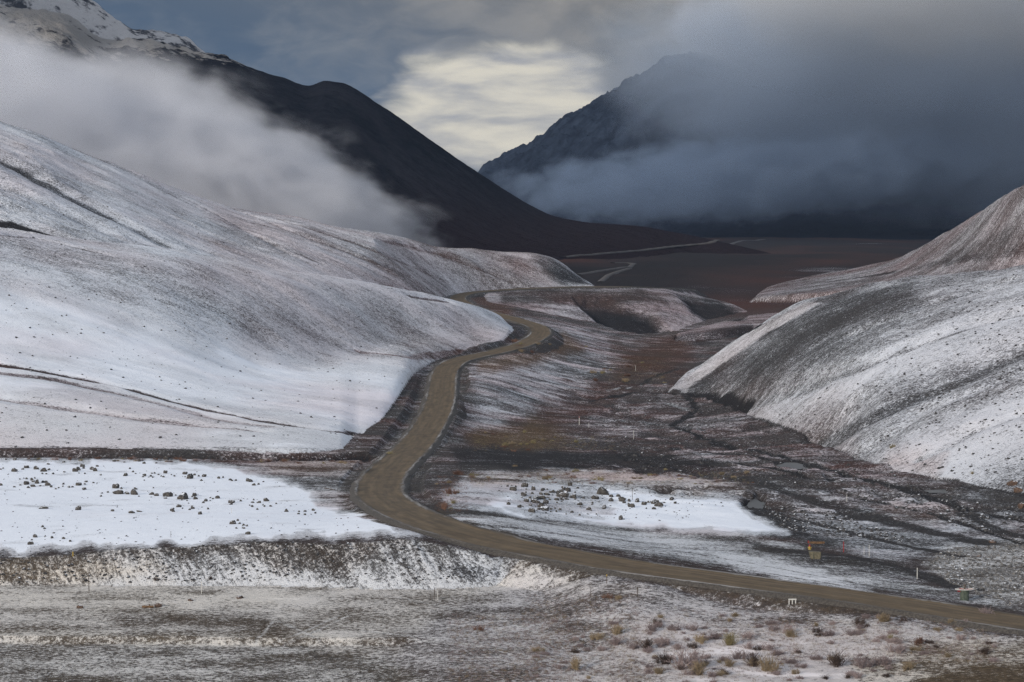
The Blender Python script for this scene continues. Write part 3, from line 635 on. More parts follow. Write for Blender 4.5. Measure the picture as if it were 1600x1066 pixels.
def fall_coords():
    fx = XX.copy(); fy = YY.copy(); fz = H * 1.0
    for i, (ax, bx, ky) in {3: (aL, bL, .55), 4: (aL, bL, .5), 6: (aR, bR, .42), 7: (aR, bR, .36)}.items():
        m = LAY == i; fx[m] = ax[m]; fy[m] = (bx * ky)[m]
    m = LAY == 2; fx[m] = (XX * .55 + YY * .9 - (H * .9))[m] * 1.0; fy[m] = (XX * .25)[m]; 
    b2 = (XX * .5 + H * 1.0); a2 = (XX * 1.0 + (H) * .9)                # bank: runnels lean down to the right
    fx[m] = (a2 * 1.6)[m]; fy[m] = ((XX * .9 - H) * .35)[m]
    m = (LAY == 5); fx[m] = (XX + YY * .25)[m]; fy[m] = (YY * .12)[m]
    m = (LAY == 0) | (LAY == 1); fx[m] = (XX * .9)[m]; fy[m] = YY[m]
    return np.stack([fx, fy, fz * .3], -1)
ROLL = None
GM = ground_material()
cov4 = np.stack([snow, red, dark, tan], -1)
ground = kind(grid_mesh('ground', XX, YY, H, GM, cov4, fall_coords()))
print('ground', time.time() - T0)

# ------------------------------------------------------------------ roads
def dirt_material(name, c0, c1, snowy=.25):
    m, nt, out = new_mat(name); N = NB(nt)
    tc = N('ShaderNodeAttribute', attribute_name='lane').outputs['Vector']     # x across in metres, y along, z 0..1 edge
    sp = N('ShaderNodeSeparateXYZ', inp={0: tc})
    mp = N('ShaderNodeMapping', inp={'Vector': tc, 'Scale': (1.0, .06, 1.0)})
    nA = N.noise(mp.outputs[0], 1.1, 5, .6); nB = N.noise(tc, .35, 6, .65); nC = N.noise(tc, 3.0, 3, .7)
    ax = N.math('ABSOLUTE', sp.outputs[0])
    colr = N.mixc(N.sstep(N.math('ADD', N.math('MULTIPLY', nA, .6), N.math('MULTIPLY', nB, .4)), .38, .62), c0, c1)
    rut = N.math('ABSOLUTE', N.math('SUBTRACT', N.math('PINGPONG', N.math('ADD', ax, .35), 1.9), .95))
    colr = N.mixc(N.sstep(rut, .1, .8, .28, 0.0), colr, tuple(x * .62 for x in c0))
    colr = N.mixc(N.sstep(nC, .3, .7, .25, 0.0), colr, tuple(x * .7 for x in c0))
    colr = N.mixc(N.sstep(N.noise(N('ShaderNodeMapping', inp={'Vector': tc, 'Scale': (1.0, .22, 1.0)}).outputs[0], .30, 5, .65), .50, .62, 0.0, .5), colr, tuple(x * .55 for x in c0))
    e = N.sstep(N.math('ADD', ax, N.math('MULTIPLY', N.math('SUBTRACT', nB, .5), 2.2)), 3.7, 4.8)
    colr = N.mixc(e, colr, N.mixc(N.sstep(nC, .35, .65), (.035, .030, .026), (.085, .075, .064)))
    sn = N.math('MULTIPLY', N.sstep(N.math('ABSOLUTE', N.math('SUBTRACT', N.math('ADD', ax, N.math('MULTIPLY', N.math('SUBTRACT', nB, .5), 1.6)), 4.4)), .40, .12), N.sstep(N.noise(mp.outputs[0], .5, 4, .7), .66 - snowy, .72))
    colr = N.mixc(N.math('MULTIPLY', sn, .7), colr, (.42, .41, .40))
    bp = N('ShaderNodeBump', inp={'Height': N.math('ADD', nA, nC), 'Distance': .06, 'Strength': .5})
    p = N('ShaderNodeBsdfPrincipled', inp={'Base Color': colr, 'Roughness': .8, 'Normal': bp.outputs[0], 'Specular IOR Level': .3})
    nt.links.new(p.outputs[0], out.inputs[0]); return m
def road_mesh(name, line, prof, mat, wob=0.0):
    """line: world xyz; prof: list of (across, dz)"""
    n = len(line); tg = np.gradient(line[:, :2], axis=0); tg /= np.linalg.norm(tg, axis=1)[:, None] + 1e-9
    nx = np.stack([tg[:, 1], -tg[:, 0]], 1)
    cum = np.concatenate([[0], np.cumsum(np.linalg.norm(np.diff(line[:, :2], axis=0), axis=1))])
    X = np.zeros((n, len(prof))); Y = X.copy(); Z = X.copy(); Lx = X.copy(); Ly = X.copy()
    for j, (a, dz) in enumerate(prof):
        aa = a + (wob * fbm(cum / 9, cum * 0 + j, 2, j) if abs(a) > 4 else 0)
        X[:, j] = line[:, 0] + nx[:, 0] * aa; Y[:, j] = line[:, 1] + nx[:, 1] * aa; Z[:, j] = line[:, 2] + dz; Lx[:, j] = a; Ly[:, j] = cum
    o = grid_mesh(name, X, Y, Z, mat)
    at_ = o.data.attributes.new('lane', 'FLOAT_VECTOR', 'POINT'); at_.data.foreach_set('vector', np.stack([Lx, Ly, Lx * 0], -1).astype(np.float32).reshape(-1))
    return kind(o)
DIRT = dirt_material('damp_road_dirt', (.085, .060, .034), (.15, .108, .062))
prof = [(-6.8, -1.2), (-5.5, -.38), (-4.8, .04), (-4.4, .09), (-4.0, .0), (-2.0, .05), (0, .1), (2.0, .05), (4.0, .0), (4.4, .09), (4.8, .04), (5.5, -.38), (6.8, -1.2)]
road_mesh('road', road, prof, DIRT, .5)
m, nt, out = new_mat('river_water'); N = NB(nt)
bp = N('ShaderNodeBump', inp={'Height': N.noise(N('ShaderNodeTexCoord').outputs['Object'], 1.5, 3, .5), 'Distance': .01, 'Strength': .3})
nt.links.new(N('ShaderNodeBsdfPrincipled', inp={'Base Color': (.045, .045, .043, 1), 'Roughness': .3, 'Normal': bp.outputs[0]}).outputs[0], out.inputs[0])
for pl_, zl in pools:
    me = bpy.data.meshes.new('water'); me.from_pydata([(x, y, zl) for x, y in pl_], [], [tuple(range(len(pl_)))]); me.materials.append(m)
    o = bpy.data.objects.new('water', me); COL.objects.link(o); kind(o)

# ------------------------------------------------------------------ distant mountains
MG = []
def mtn_grid(u0, u1, nu, d0, d1, nd):
    return np.linspace(u0, u1, nu), np.linspace(d0, d1, nd)
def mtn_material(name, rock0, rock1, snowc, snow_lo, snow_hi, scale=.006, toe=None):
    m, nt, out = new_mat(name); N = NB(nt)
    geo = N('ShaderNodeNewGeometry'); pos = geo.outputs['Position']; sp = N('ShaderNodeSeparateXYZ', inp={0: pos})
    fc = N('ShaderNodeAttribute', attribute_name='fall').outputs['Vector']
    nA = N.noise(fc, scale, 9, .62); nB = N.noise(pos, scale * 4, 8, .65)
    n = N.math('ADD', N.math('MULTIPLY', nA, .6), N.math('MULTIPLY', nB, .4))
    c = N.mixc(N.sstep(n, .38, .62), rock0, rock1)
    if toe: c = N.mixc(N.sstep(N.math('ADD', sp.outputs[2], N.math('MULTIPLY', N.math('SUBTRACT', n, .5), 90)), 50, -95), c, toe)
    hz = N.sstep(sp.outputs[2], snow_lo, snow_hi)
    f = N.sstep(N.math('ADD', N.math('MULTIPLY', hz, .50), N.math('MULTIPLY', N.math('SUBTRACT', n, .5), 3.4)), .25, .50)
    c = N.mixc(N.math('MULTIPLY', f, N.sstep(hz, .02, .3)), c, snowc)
    bp = N('ShaderNodeBump', inp={'Height': n, 'Distance': 60.0, 'Strength': .7})
    p = N('ShaderNodeBsdfPrincipled', inp={'Base Color': c, 'Roughness': .9, 'Normal': bp.outputs[0], 'Specular IOR Level': .0})
    nt.links.new(p.outputs[0], out.inputs[0]); return m
def mountain(name, lines, grid, mat, amp, seed, rockline=None, fx=(1, 0)):
    u, d = grid; Z = loft(u, d, lines, side=1.0)
    X = d[:, None] * u[None]; Y = np.repeat(d[:, None], len(u), 1)
    a = X * fx[0] + Y * fx[1]; b = X * -fx[1] + Y * fx[0]
    nn = fbm(a / 260, b / 900, 6, seed, .55); rr = 1 - np.abs(fbm(X / 140, Y / 140, 6, seed + 3, .55)) - .35 * np.abs(fbm(X / 45, Y / 45, 4, seed + 9, .6))
    k_ = np.clip((Z + 120) / 150, 0, 1)
    if rockline: amp = amp * (1 + 1.2 * np.clip((rockline - u[None]) / .03, 0, 1))
    Z = Z + k_ * amp * (nn * .6 + (rr - .75) * .8 + .35 * fbm(X / 26, Y / 26, 3, seed + 21, .6) * (amp > 15))
    fl_ = np.stack([a, b * .25, Z * .6], -1)
    MG.append((u, d, Z)); return kind(grid_mesh(name, X, Y, Z, mat, None, fl_))
M1_ridge = [P(-500, -120, 3600), P(-200, -60, 3700), P(0, 8, 3750), P(45, 14, 3750), P(100, 22, 3750), P(125, 38, 3750), P(150, 56, 3760), P(170, 64, 3765), P(205, 64, 3770), P(260, 74, 3780), P(300, 86, 3790), P(350, 92, 3800), P(400, 112, 3800), P(440, 122, 3800), P(482, 137, 3800), P(508, 129, 3780), P(535, 132, 3770), P(560, 143, 3760), P(585, 160, 3750),
            P(620, 182, 3740), P(650, 204, 3730), P(680, 224, 3720), P(720, 252, 3700), P(750, 272, 3690), P(790, 298, 3680), P(830, 322, 3660), P(870, 338, 3640), P(920, 347, 3620), P(1000, 354, 3600), P(1060, 364, 3580), P(1130, 379, 3500), P(1220, 400, 3500)]
M1_front = [(ray(-500, 0)[0], 2300, -86), (ray(0, 0)[0], 2300, -86), (ray(500, 0)[0], 2450, -84), (ray(800, 0)[0], 2600, -84), (ray(1000, 0)[0], 2900, -92), (ray(1130, 0)[0], 3300, -100), (ray(1220, 0)[0], 3300, -118)]
M1_mid = [(ray(-500, 0)[0], 2900, 60), (ray(0, 0)[0], 2900, 30), (ray(300, 0)[0], 2950, 0), (ray(500, 0)[0], 3000, -20), (ray(650, 0)[0], 3050, -45), (ray(800, 0)[0], 3150, -66), (ray(1000, 0)[0], 3300, -76), (ray(1130, 0)[0], 3400, -92), (ray(1220, 0)[0], 3400, -108)]
MM1 = mtn_material('dark_scree_mountain', (.007, .009, .015), (.026, .027, .037), (.46, .43, .40), 165, 232, .012, (.027, .019, .023))
mountain('mountain', [M1_front, M1_mid, M1_ridge, crest(M1_ridge, 500, -180)], mtn_grid(-.30, .115, 640, 2250, 4400, 420), MM1, 9, 101, -.10, fx=(.75, .65))
M1b = [P(-300, -110, 4700), P(60, -45, 4700), P(120, -10, 4700), P(150, 8, 4700), P(185, 32, 4700), P(215, 44, 4700), P(255, 50, 4700), P(290, 56, 4700), P(305, 68, 4700), P(320, 80, 4700), P(370, 130, 4700)]
MM1b = mtn_material('snowy_crag', (.04, .04, .045), (.09, .088, .09), (.50, .48, .47), 120, 300, .012)
mountain('mountain', [[(u, 4300, 80) for (u, d_, z) in M1b], M1b, crest(M1b, 400, -200)], mtn_grid(-.29, -.11, 260, 4250, 5200, 130), MM1b, 16, 131, fx=(.8, .6))
M2_ridge = [P(735, 285, 6900), P(755, 264, 6900), P(775, 251, 6900), P(800, 241, 6900), P(822, 233, 6880), P(845, 216, 6850), P(870, 198, 6820), P(890, 186, 6800), P(905, 178, 6800), P(930, 160, 6780), P(955, 144, 6760), P(980, 128, 6740), P(1005, 118, 6720), P(1022, 107, 6700), P(1034, 96, 6700), P(1070, 88, 6700), P(1150, 92, 6700), P(1300, 80, 6700), P(1700, 60, 6700), P(2100, 20, 6700)]
M2_front = [(ray(735, 0)[0], 5600, -120), (ray(900, 0)[0], 5300, -116), (ray(1300, 0)[0], 5000, -108), (ray(2100, 0)[0], 5000, -108)]
M2_mid = [(ray(735, 0)[0], 6300, -60), (ray(900, 0)[0], 6000, -50), (ray(1300, 0)[0], 5900, -20), (ray(2100, 0)[0], 5900, -10)]
MM2 = mtn_material('haze_tinted_mountain', (.008, .012, .022), (.030, .042, .066), (.10, .13, .17), 120, 900, .010, (.022, .027, .042))  # blue of distant haze and cloud shadow put into the rock colour
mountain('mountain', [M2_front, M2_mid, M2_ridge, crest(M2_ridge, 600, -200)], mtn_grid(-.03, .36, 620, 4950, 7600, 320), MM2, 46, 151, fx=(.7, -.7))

PALE = dirt_material('pale_far_road', (.08, .073, .07), (.12, .11, .105), 0)
def zfar(x, y):
    z = sample_z(x, y); uu, dd_, Zm = MG[0]
    if dd_[0] < y < dd_[-1] and uu[0] < x / y < uu[-1]:
        i = int(np.interp(x / y, uu, np.arange(len(uu)))); j = int(np.interp(y, dd_, np.arange(len(dd_)))); z = max(z, float(Zm[j, i]))
    return z
def far_road(pix, hw, up=.5):
    W = []
    for i in range(len(pix) - 1):
        a = pix[i]; b = pix[i + 1]; m = max(1, int(abs(b[0] - a[0]) / 6))
        for t in range(m):
            px = a[0] + (b[0] - a[0]) * t / m; py = a[1] + (b[1] - a[1]) * t / m; u_, v_ = map(float, ray(px, py))
            for d_ in np.arange(1750, 6500, 8.0):
                if zfar(u_ * d_, d_) >= v_ * d_: break
            W.append((u_ * d_, d_))
    W = np.array(W)
    for _ in range(4): W[1:-1] = (W[:-2] + 2 * W[1:-1] + W[2:]) / 4
    ln = np.array([(x, y, max(zfar(x + dx, y + dy) for dx in (-hw, 0, hw) for dy in (-hw, 0, hw)) + up) for x, y in W])
    road_mesh('road', ln, [(-hw - 1, -1.5), (-hw, 0), (0, .15), (hw, 0), (hw + 1, -1.5)], PALE)
far_road([(903, 430), (935, 424), (965, 420), (990, 416), (1001, 413), (985, 411), (950, 411)], 2.8)
far_road([(938, 441), (943, 434), (950, 429), (970, 424), (990, 418)], 2.8)
far_road([(880, 402), (940, 397), (1000, 392), (1060, 386), (1120, 380), (1200, 374)], 3.6)
print('mountains', time.time() - T0)
# ------------------------------------------------------------------ things
def simple_mat(name, c0, c1, scale=6.0, rough=.85, snow_top=0.0, bump=.03):
    m, nt, out = new_mat(name); N = NB(nt)
    tc = N('ShaderNodeTexCoord').outputs['Object']
    n1_ = N.noise(tc, scale, 5, .65)
    c = N.mixc(N.sstep(n1_, .35, .65), c0, c1)
    if snow_top > 0:
        nz = N('ShaderNodeSeparateXYZ', inp={0: N('ShaderNodeNewGeometry').outputs['Normal']}).outputs[2]
        f = N.sstep(N.math('ADD', nz, N.math('MULTIPLY', N.math('SUBTRACT', n1_, .5), .9)), 1.02 - snow_top * .5, 1.12 - snow_top * .5)
        c = N.mixc(f, c, (.74, .76, .80))
    bp = N('ShaderNodeBump', inp={'Height': n1_, 'Distance': bump, 'Strength': .8})
    p = N('ShaderNodeBsdfPrincipled', inp={'Base Color': c, 'Roughness': rough, 'Normal': bp.outputs[0], 'Specular IOR Level': .3})
    nt.links.new(p.outputs[0], out.inputs[0]); return m
ROCK = simple_mat('dark_rock', (.026, .024, .023), (.085, .078, .07), 2.4, snow_top=.34)
BROWN_ROCK = simple_mat('rusty_rock', (.04, .028, .022), (.11, .07, .05), 2.4, snow_top=.25)
def tagit(o, label, cat, group=None):
    o['label'] = label; o['category'] = cat
    if group: o['group'] = group
    return o
def rock_mesh(seed, mat):
    rnd = random.Random(seed); bm = bmesh.new(); bmesh.ops.create_icosphere(bm, subdivisions=3, radius=1)
    off = Vector((seed * 3.1, seed * 1.7, 0)); planes = [(Vector((rnd.gauss(0, 1), rnd.gauss(0, 1), rnd.gauss(.2, .8))).normalized(), rnd.uniform(.55, .85)) for _ in range(9)]
    for v in bm.verts:
        d = v.co.normalized(); r = 1.0
        for n_, h_ in planes:
            c = d.dot(n_)
            if c > .05: r = min(r, h_ / c)
        r *= 1 + .16 * mnoise.noise(d * 2.2 + off) + .07 * mnoise.noise(d * 6 + off)
        v.co = d * r
        v.co.x *= 1.15; v.co.z *= .78
    me = bpy.data.meshes.new('boulder'); bm.to_mesh(me); bm.free(); me.materials.append(mat); return me
RM = [rock_mesh(s, ROCK) for s in range(9)]; RB = [rock_mesh(s + 20, BROWN_ROCK) for s in range(3)]
def ground_at(px, py, dmin=None):
    u, d = hit(px, py, dmin); x = u * d; return x, d, sample_z(x, d)
def boulder(px, py, wpx, label, group=None, brown=False, tall=1.0):
    x, y, z = ground_at(px, py); s = wpx * y / F / 2.15
    o = bpy.data.objects.new('boulder', random.choice(RB if brown else RM)); COL.objects.link(o)
    o.location = (x, y, z + s * .28 * tall); o.scale = (s, s * random.uniform(.8, 1.1), s * tall * random.uniform(1.1, 1.45))
    o.rotation_euler = (random.uniform(-.25, .25), random.uniform(-.25, .25), random.uniform(0, 6.28))
    return tagit(o, label, 'boulder', group)
LB = 'small dark snow-dusted rock strewn over the white plateau left of the dirt road'
LG = 'rocks strewn over the left plateau'
RBL = 'dark rock in the jumbled field on the snow terrace right of the road bend'
RG = 'rocks on the snow terrace right of the bend'
rr = random.Random(11)
for (a, b, n_, sp_) in [((0, 735), (120, 738), 12, 6), ((110, 732), (260, 745), 22, 5), ((200, 738), (430, 758), 26, 3.5), ((0, 756), (130, 762), 26, 5), ((100, 760), (300, 778), 26, 5), ((250, 774), (440, 790), 26, 4.5),
                        ((270, 795), (330, 802), 10, 5), ((330, 812), (400, 828), 9, 5), ((40, 835), (140, 845), 10, 6), ((440, 800), (520, 805), 7, 3), ((0, 720), (300, 724), 12, 3)]:
    for i in range(n_):
        t = rr.random(); boulder(a[0] + (b[0] - a[0]) * t + rr.gauss(0, 6), a[1] + (b[1] - a[1]) * t + rr.gauss(0, sp_), rr.choice([3.5, 4, 4.5, 5, 5, 6, 8, 10]), LB, LG)
for (px, py, w_, t_, lab) in [(118, 737, 12, .8, 'low dark boulder at the far edge of the left plateau near other stones'), (181, 763, 13, .9, 'rounded dark boulder just above a wider one on the left plateau'), (184, 772, 17, .8, 'wide dark boulder just below a rounded one on the left plateau'),
                         (209, 773, 14, 1.1, 'tall dark boulder beside the wide one on the left plateau'), (297, 748, 12, 1.1, 'dark peaked boulder alone in the far row of rocks on the left plateau'), (265, 776, 12, 1.2, 'dark pointed boulder left of the broadest rock on the left plateau'),
                         (287, 780, 24, .7, 'broadest flat dark boulder in the middle row of the left plateau'), (67, 795, 17, .45, 'flat slab-like dark rock alone on clean snow at left'), (123, 797, 11, 1.0, 'domed dark rock alone on clean snow right of the flat slab'),
                         (176, 799, 8, .8, 'small half buried rock alone on the clean snow of the plateau'), (206, 802, 10, .9, 'left one of two neighbouring rocks on clean plateau snow'), (218, 800, 10, .6, 'flatter right one of two neighbouring rocks on clean plateau snow'),
                         (364, 819, 14, 1.0, 'dark double-humped boulder near the right end of the plateau'), (387, 835, 10, .9, 'dark boulder close above the edge of the bank'), (48, 851, 10, .9, 'grey rock right above the dark cut bank at far left'), (340, 779, 11, .8, 'dark boulder near the right end of the middle rock row'), (362, 786, 13, .7, 'low dark boulder closing the middle rock row at its right end')]:
    boulder(px, py, w_, lab, None, False, t_)
for (cx_, cy_, sx_, sy_, n_) in [(838, 782, 22, 9, 44), (885, 772, 28, 7, 36), (930, 788, 24, 7, 14), (1000, 787, 34, 5, 24), (860, 798, 30, 3, 14), (835, 762, 25, 3, 8)]:
    for i in range(n_):
        boulder(rr.gauss(cx_, sx_), rr.gauss(cy_, sy_), rr.choice([4, 4, 5, 5, 6, 7, 9, 12]), RBL, RG)
for (px, py, w_, t_, lab) in [(942, 773, 19, 1.15, 'largest wedge-shaped boulder standing on the snow terrace right of the road'), (972, 783, 16, .8, 'broad dark boulder right of the large wedge-shaped one'), (970, 812, 10, 1.2, 'upright dark boulder alone on clean snow at the near edge of the terrace'),
                              (834, 785, 14, .9, 'dark lumpy boulder amid the densest rocks right of the road'), (880, 777, 20, .8, 'wide dark boulder in the middle of the terrace rock field'), (850, 797, 20, .6, 'low wide boulder at the near side of the terrace rock field'), (1006, 789, 9, .9, 'single dark rock in the sparse row right of the boulder field')]:
    boulder(px, py, w_, lab, None, False, t_)
for (px, py, w_, t_, lab) in [(1596, 792, 17, .8, 'dark rust-brown boulder at the right edge on the river flat'), (1591, 768, 16, .9, 'orange-tinted boulder at the foot of the right hillside'), (1582, 757, 20, .7, 'wide brown boulder above the orange one below the right hillside'),
                              (1551, 848, 13, .6, 'flat rusty rock beside the pale rubble heap at right'), (125, 950, 11, .9, 'round tan rock on the tracked gravel at lower left'), (247, 948, 12, 1.1, 'dark squarish rock at the end of the brown log'), (298, 939, 9, .7, 'small dull rock below the bank right of the log'), (375, 935, 12, .8, 'rounded brownish rock below the bank on the tracked gravel'),
                              (1530, 870, 8, .7, 'small rusty stone on the pale rubble heap')]:
    boulder(px, py, w_, lab, None, True, t_)

# rubble: loose stones too many to count
def stones(name, pixpoly, count, s0, s1, mat, seed):
    r_ = random.Random(seed); V_ = []; Fc = []
    base_v = [Vector(p) for p in [(-1, -.7, 0), (.8, -.9, .1), (1, .7, 0), (-.7, .9, .1), (-.5, -.4, .9), (.5, -.3, 1.0), (.4, .5, .8), (-.4, .4, .95)]]
    fq = [(0, 1, 5, 4), (1, 2, 6, 5), (2, 3, 7, 6), (3, 0, 4, 7), (4, 5, 6, 7)]
    xs = [p[0] for p in pixpoly]; ys = [p[1] for p in pixpoly]; k_ = 0
    def inside(x, y):
        c = False; j = len(pixpoly) - 1
        for i in range(len(pixpoly)):
            if (pixpoly[i][1] > y) != (pixpoly[j][1] > y) and x < (pixpoly[j][0] - pixpoly[i][0]) * (y - pixpoly[i][1]) / (pixpoly[j][1] - pixpoly[i][1]) + pixpoly[i][0]: c = not c
            j = i
        return c
    while k_ < count:
        px = r_.uniform(min(xs), max(xs)); py = r_.uniform(min(ys), max(ys))
        if not inside(px, py): continue
        k_ += 1
        x, y, z = ground_at(px, py)
        s = s0 + (s1 - s0) * r_.random() ** 3; a = r_.uniform(0, 6.28); b0 = len(V_)
        for p in base_v:
            q_ = Vector((p.x * r_.uniform(.7, 1.2), p.y * r_.uniform(.7, 1.2), p.z * r_.uniform(.6, 1.1) - .2)) * s
            V_.append((x + q_.x * math.cos(a) - q_.y * math.sin(a), y + q_.x * math.sin(a) + q_.y * math.cos(a), z + q_.z))
        Fc += [tuple(b0 + i for i in f_) for f_ in fq]
    me = bpy.data.meshes.new(name); me.from_pydata(V_, [], Fc); me.materials.append(mat)
    o = bpy.data.objects.new(name, me); COL.objects.link(o); o['kind'] = 'stuff'; return o
GREYST = simple_mat('grey_stone', (.045, .044, .044), (.15, .145, .14), 1.2, snow_top=.22)
DARKST = simple_mat('dark_stone', (.02, .02, .022), (.06, .058, .058), 1.2, snow_top=.3)
stones('rubble', [(1440, 880), (1480, 857), (1600, 848), (1640, 950), (1560, 945), (1490, 915)], 1700, .10, .42, GREYST, 1)
stones('rubble', [(1180, 790), (1300, 800), (1440, 850), (1300, 840), (1230, 830)], 500, .12, .5, DARKST, 2)
stones('gravel', [(0, 1010), (480, 1015), (700, 1066), (0, 1066)], 1500, .03, .13, DARKST, 3)
stones('rubble', [(0, 868), (220, 858), (430, 846), (640, 842), (780, 905), (0, 912)], 1100, .06, .30, DARKST, 4)
stones('rubble', [(0, 220), (200, 330), (800, 440), (790, 520), (640, 560), (600, 700), (0, 700), (0, 400)], 700, .12, .5, DARKST, 5)
stones('rubble', [(1100, 620), (1200, 520), (1400, 445), (1600, 425), (1600, 770), (1400, 745), (1250, 680)], 1100, .12, .5, DARKST, 6)
stones('rubble', [(0, 722), (400, 735), (520, 790), (600, 830), (400, 845), (0, 865)], 420, .06, .22, DARKST, 7)
stones('rubble', [(760, 750), (950, 745), (1150, 785), (1060, 815), (820, 808)], 420, .07, .25, DARKST, 8)
stones('rubble', [(900, 640), (1060, 610), (1200, 670), (1380, 750), (1600, 800), (1600, 850), (1300, 770), (1000, 735)], 900, .15, .6, DARKST, 9)

# ---- shrubs
def twig_mat(name, c0, c1):
    m, nt, out = new_mat(name); N = NB(nt)
    oi = N('ShaderNodeObjectInfo').outputs['Random']; tc = N('ShaderNodeTexCoord').outputs['Object']
    z = N('ShaderNodeSeparateXYZ', inp={0: tc}).outputs[2]
    n_ = N.noise(tc, 9, 3, .6)
    c = N.mixc(N.math('ADD', N.math('MULTIPLY', oi, .4), N.math('MULTIPLY', n_, .6)), c0, c1)
    p = N('ShaderNodeBsdfPrincipled', inp={'Base Color': c, 'Roughness': .8, 'Specular IOR Level': .15})
    nt.links.new(p.outputs[0], out.inputs[0]); return m
TW = {'mauve': twig_mat('mauve_twigs', (.13, .10, .10), (.34, .28, .275)), 'tan': twig_mat('tan_twigs', (.13, .10, .065), (.34, .27, .18)), 'yellow': twig_mat('yellow_twigs', (.14, .12, .06), (.32, .27, .15)),
      'russet': twig_mat('russet_twigs', (.085, .048, .038), (.20, .12, .09)), 'dark': twig_mat('dark_twigs', (.035, .026, .024), (.10, .075, .065))}
def shrub_mesh(seed, mat, n=150, spread=1.0, leafy=.5):
    """stems leaning out from the root, each forking into twigs with small leaf tips; about 1 m across"""
    r_ = random.Random(seed); V_ = []; Fc = []
    def prism(a, b, w0, w1):
        d = (b - a); d.normalize(); s = d.orthogonal().normalized(); t = d.cross(s); i0 = len(V_)
        for p, w_ in ((a, w0), (b, w1)):
            for k_ in range(3):
                an = k_ * 2.094; V_.append(p + (s * math.cos(an) + t * math.sin(an)) * w_)
        for k_ in range(3): Fc.append((i0 + k_, i0 + (k_ + 1) % 3, i0 + 3 + (k_ + 1) % 3, i0 + 3 + k_))
    def leaf(p, s_):
        d = Vector((r_.gauss(0, 1), r_.gauss(0, 1), r_.gauss(0, 1))).normalized(); e = d.orthogonal().normalized(); i0 = len(V_)
        V_.extend([p - e * s_ * .5, p + d * s_, p + e * s_ * .5, p - d * s_ * .4]); Fc.append((i0, i0 + 1, i0 + 2, i0 + 3))
    lobes = [(Vector((r_.uniform(-.3, .3), r_.uniform(-.3, .3), 0)), r_.uniform(.55, 1.0)) for _ in range(4)]
    for i in range(n):
        c, hgt = r_.choice(lobes); an = r_.uniform(0, 6.28); ln = hgt * r_.uniform(.45, 1.0); tilt = abs(r_.gauss(0, .55)) * spread
        base_ = c + Vector((r_.gauss(0, .05), r_.gauss(0, .05), -.05)); d = Vector((math.cos(an) * math.sin(tilt), math.sin(an) * math.sin(tilt), math.cos(tilt)))
        mid = base_ + d * ln * .45 * .75; tip = mid + (d + Vector((r_.gauss(0, .25), r_.gauss(0, .25), .1))) * ln * .4
        prism(base_, mid, .012, .009); prism(mid, tip, .009, .004)
        for k_ in range(3):
            q_ = mid.lerp(tip, r_.random()); e = q_ + (d + Vector((r_.gauss(0, .6), r_.gauss(0, .6), r_.gauss(.1, .3)))) * ln * .17
            prism(q_, e, .006, .003)
            if r_.random() < leafy: leaf(e, .030)
            if r_.random() < leafy: leaf(q_.lerp(e, .5), .028)
    me = bpy.data.meshes.new('shrub'); me.from_pydata([tuple(v) for v in V_], [], Fc); me.materials.append(mat); return me
SM = {k_: [shrub_mesh(hash_ * 7 + 1 + j, TW[k_], 130, 1.0, {'mauve': .45, 'tan': .6, 'yellow': .9, 'russet': .8, 'dark': .6}[k_]) for j in range(3)] for hash_, k_ in enumerate(TW)}
def shrub(px, py, wpx, kind_, label, group=None, tall=1.0):
    x, y, z = ground_at(px, py); s = wpx * y / F / .95
    o = bpy.data.objects.new('shrub', random.choice(SM[kind_])); COL.objects.link(o)
    o.location = (x, y, z - .02); o.scale = (s, s, s * tall * random.uniform(.85, 1.1)); o.rotation_euler = (0, 0, random.uniform(0, 6.28))
    return tagit(o, label, 'shrub', group)
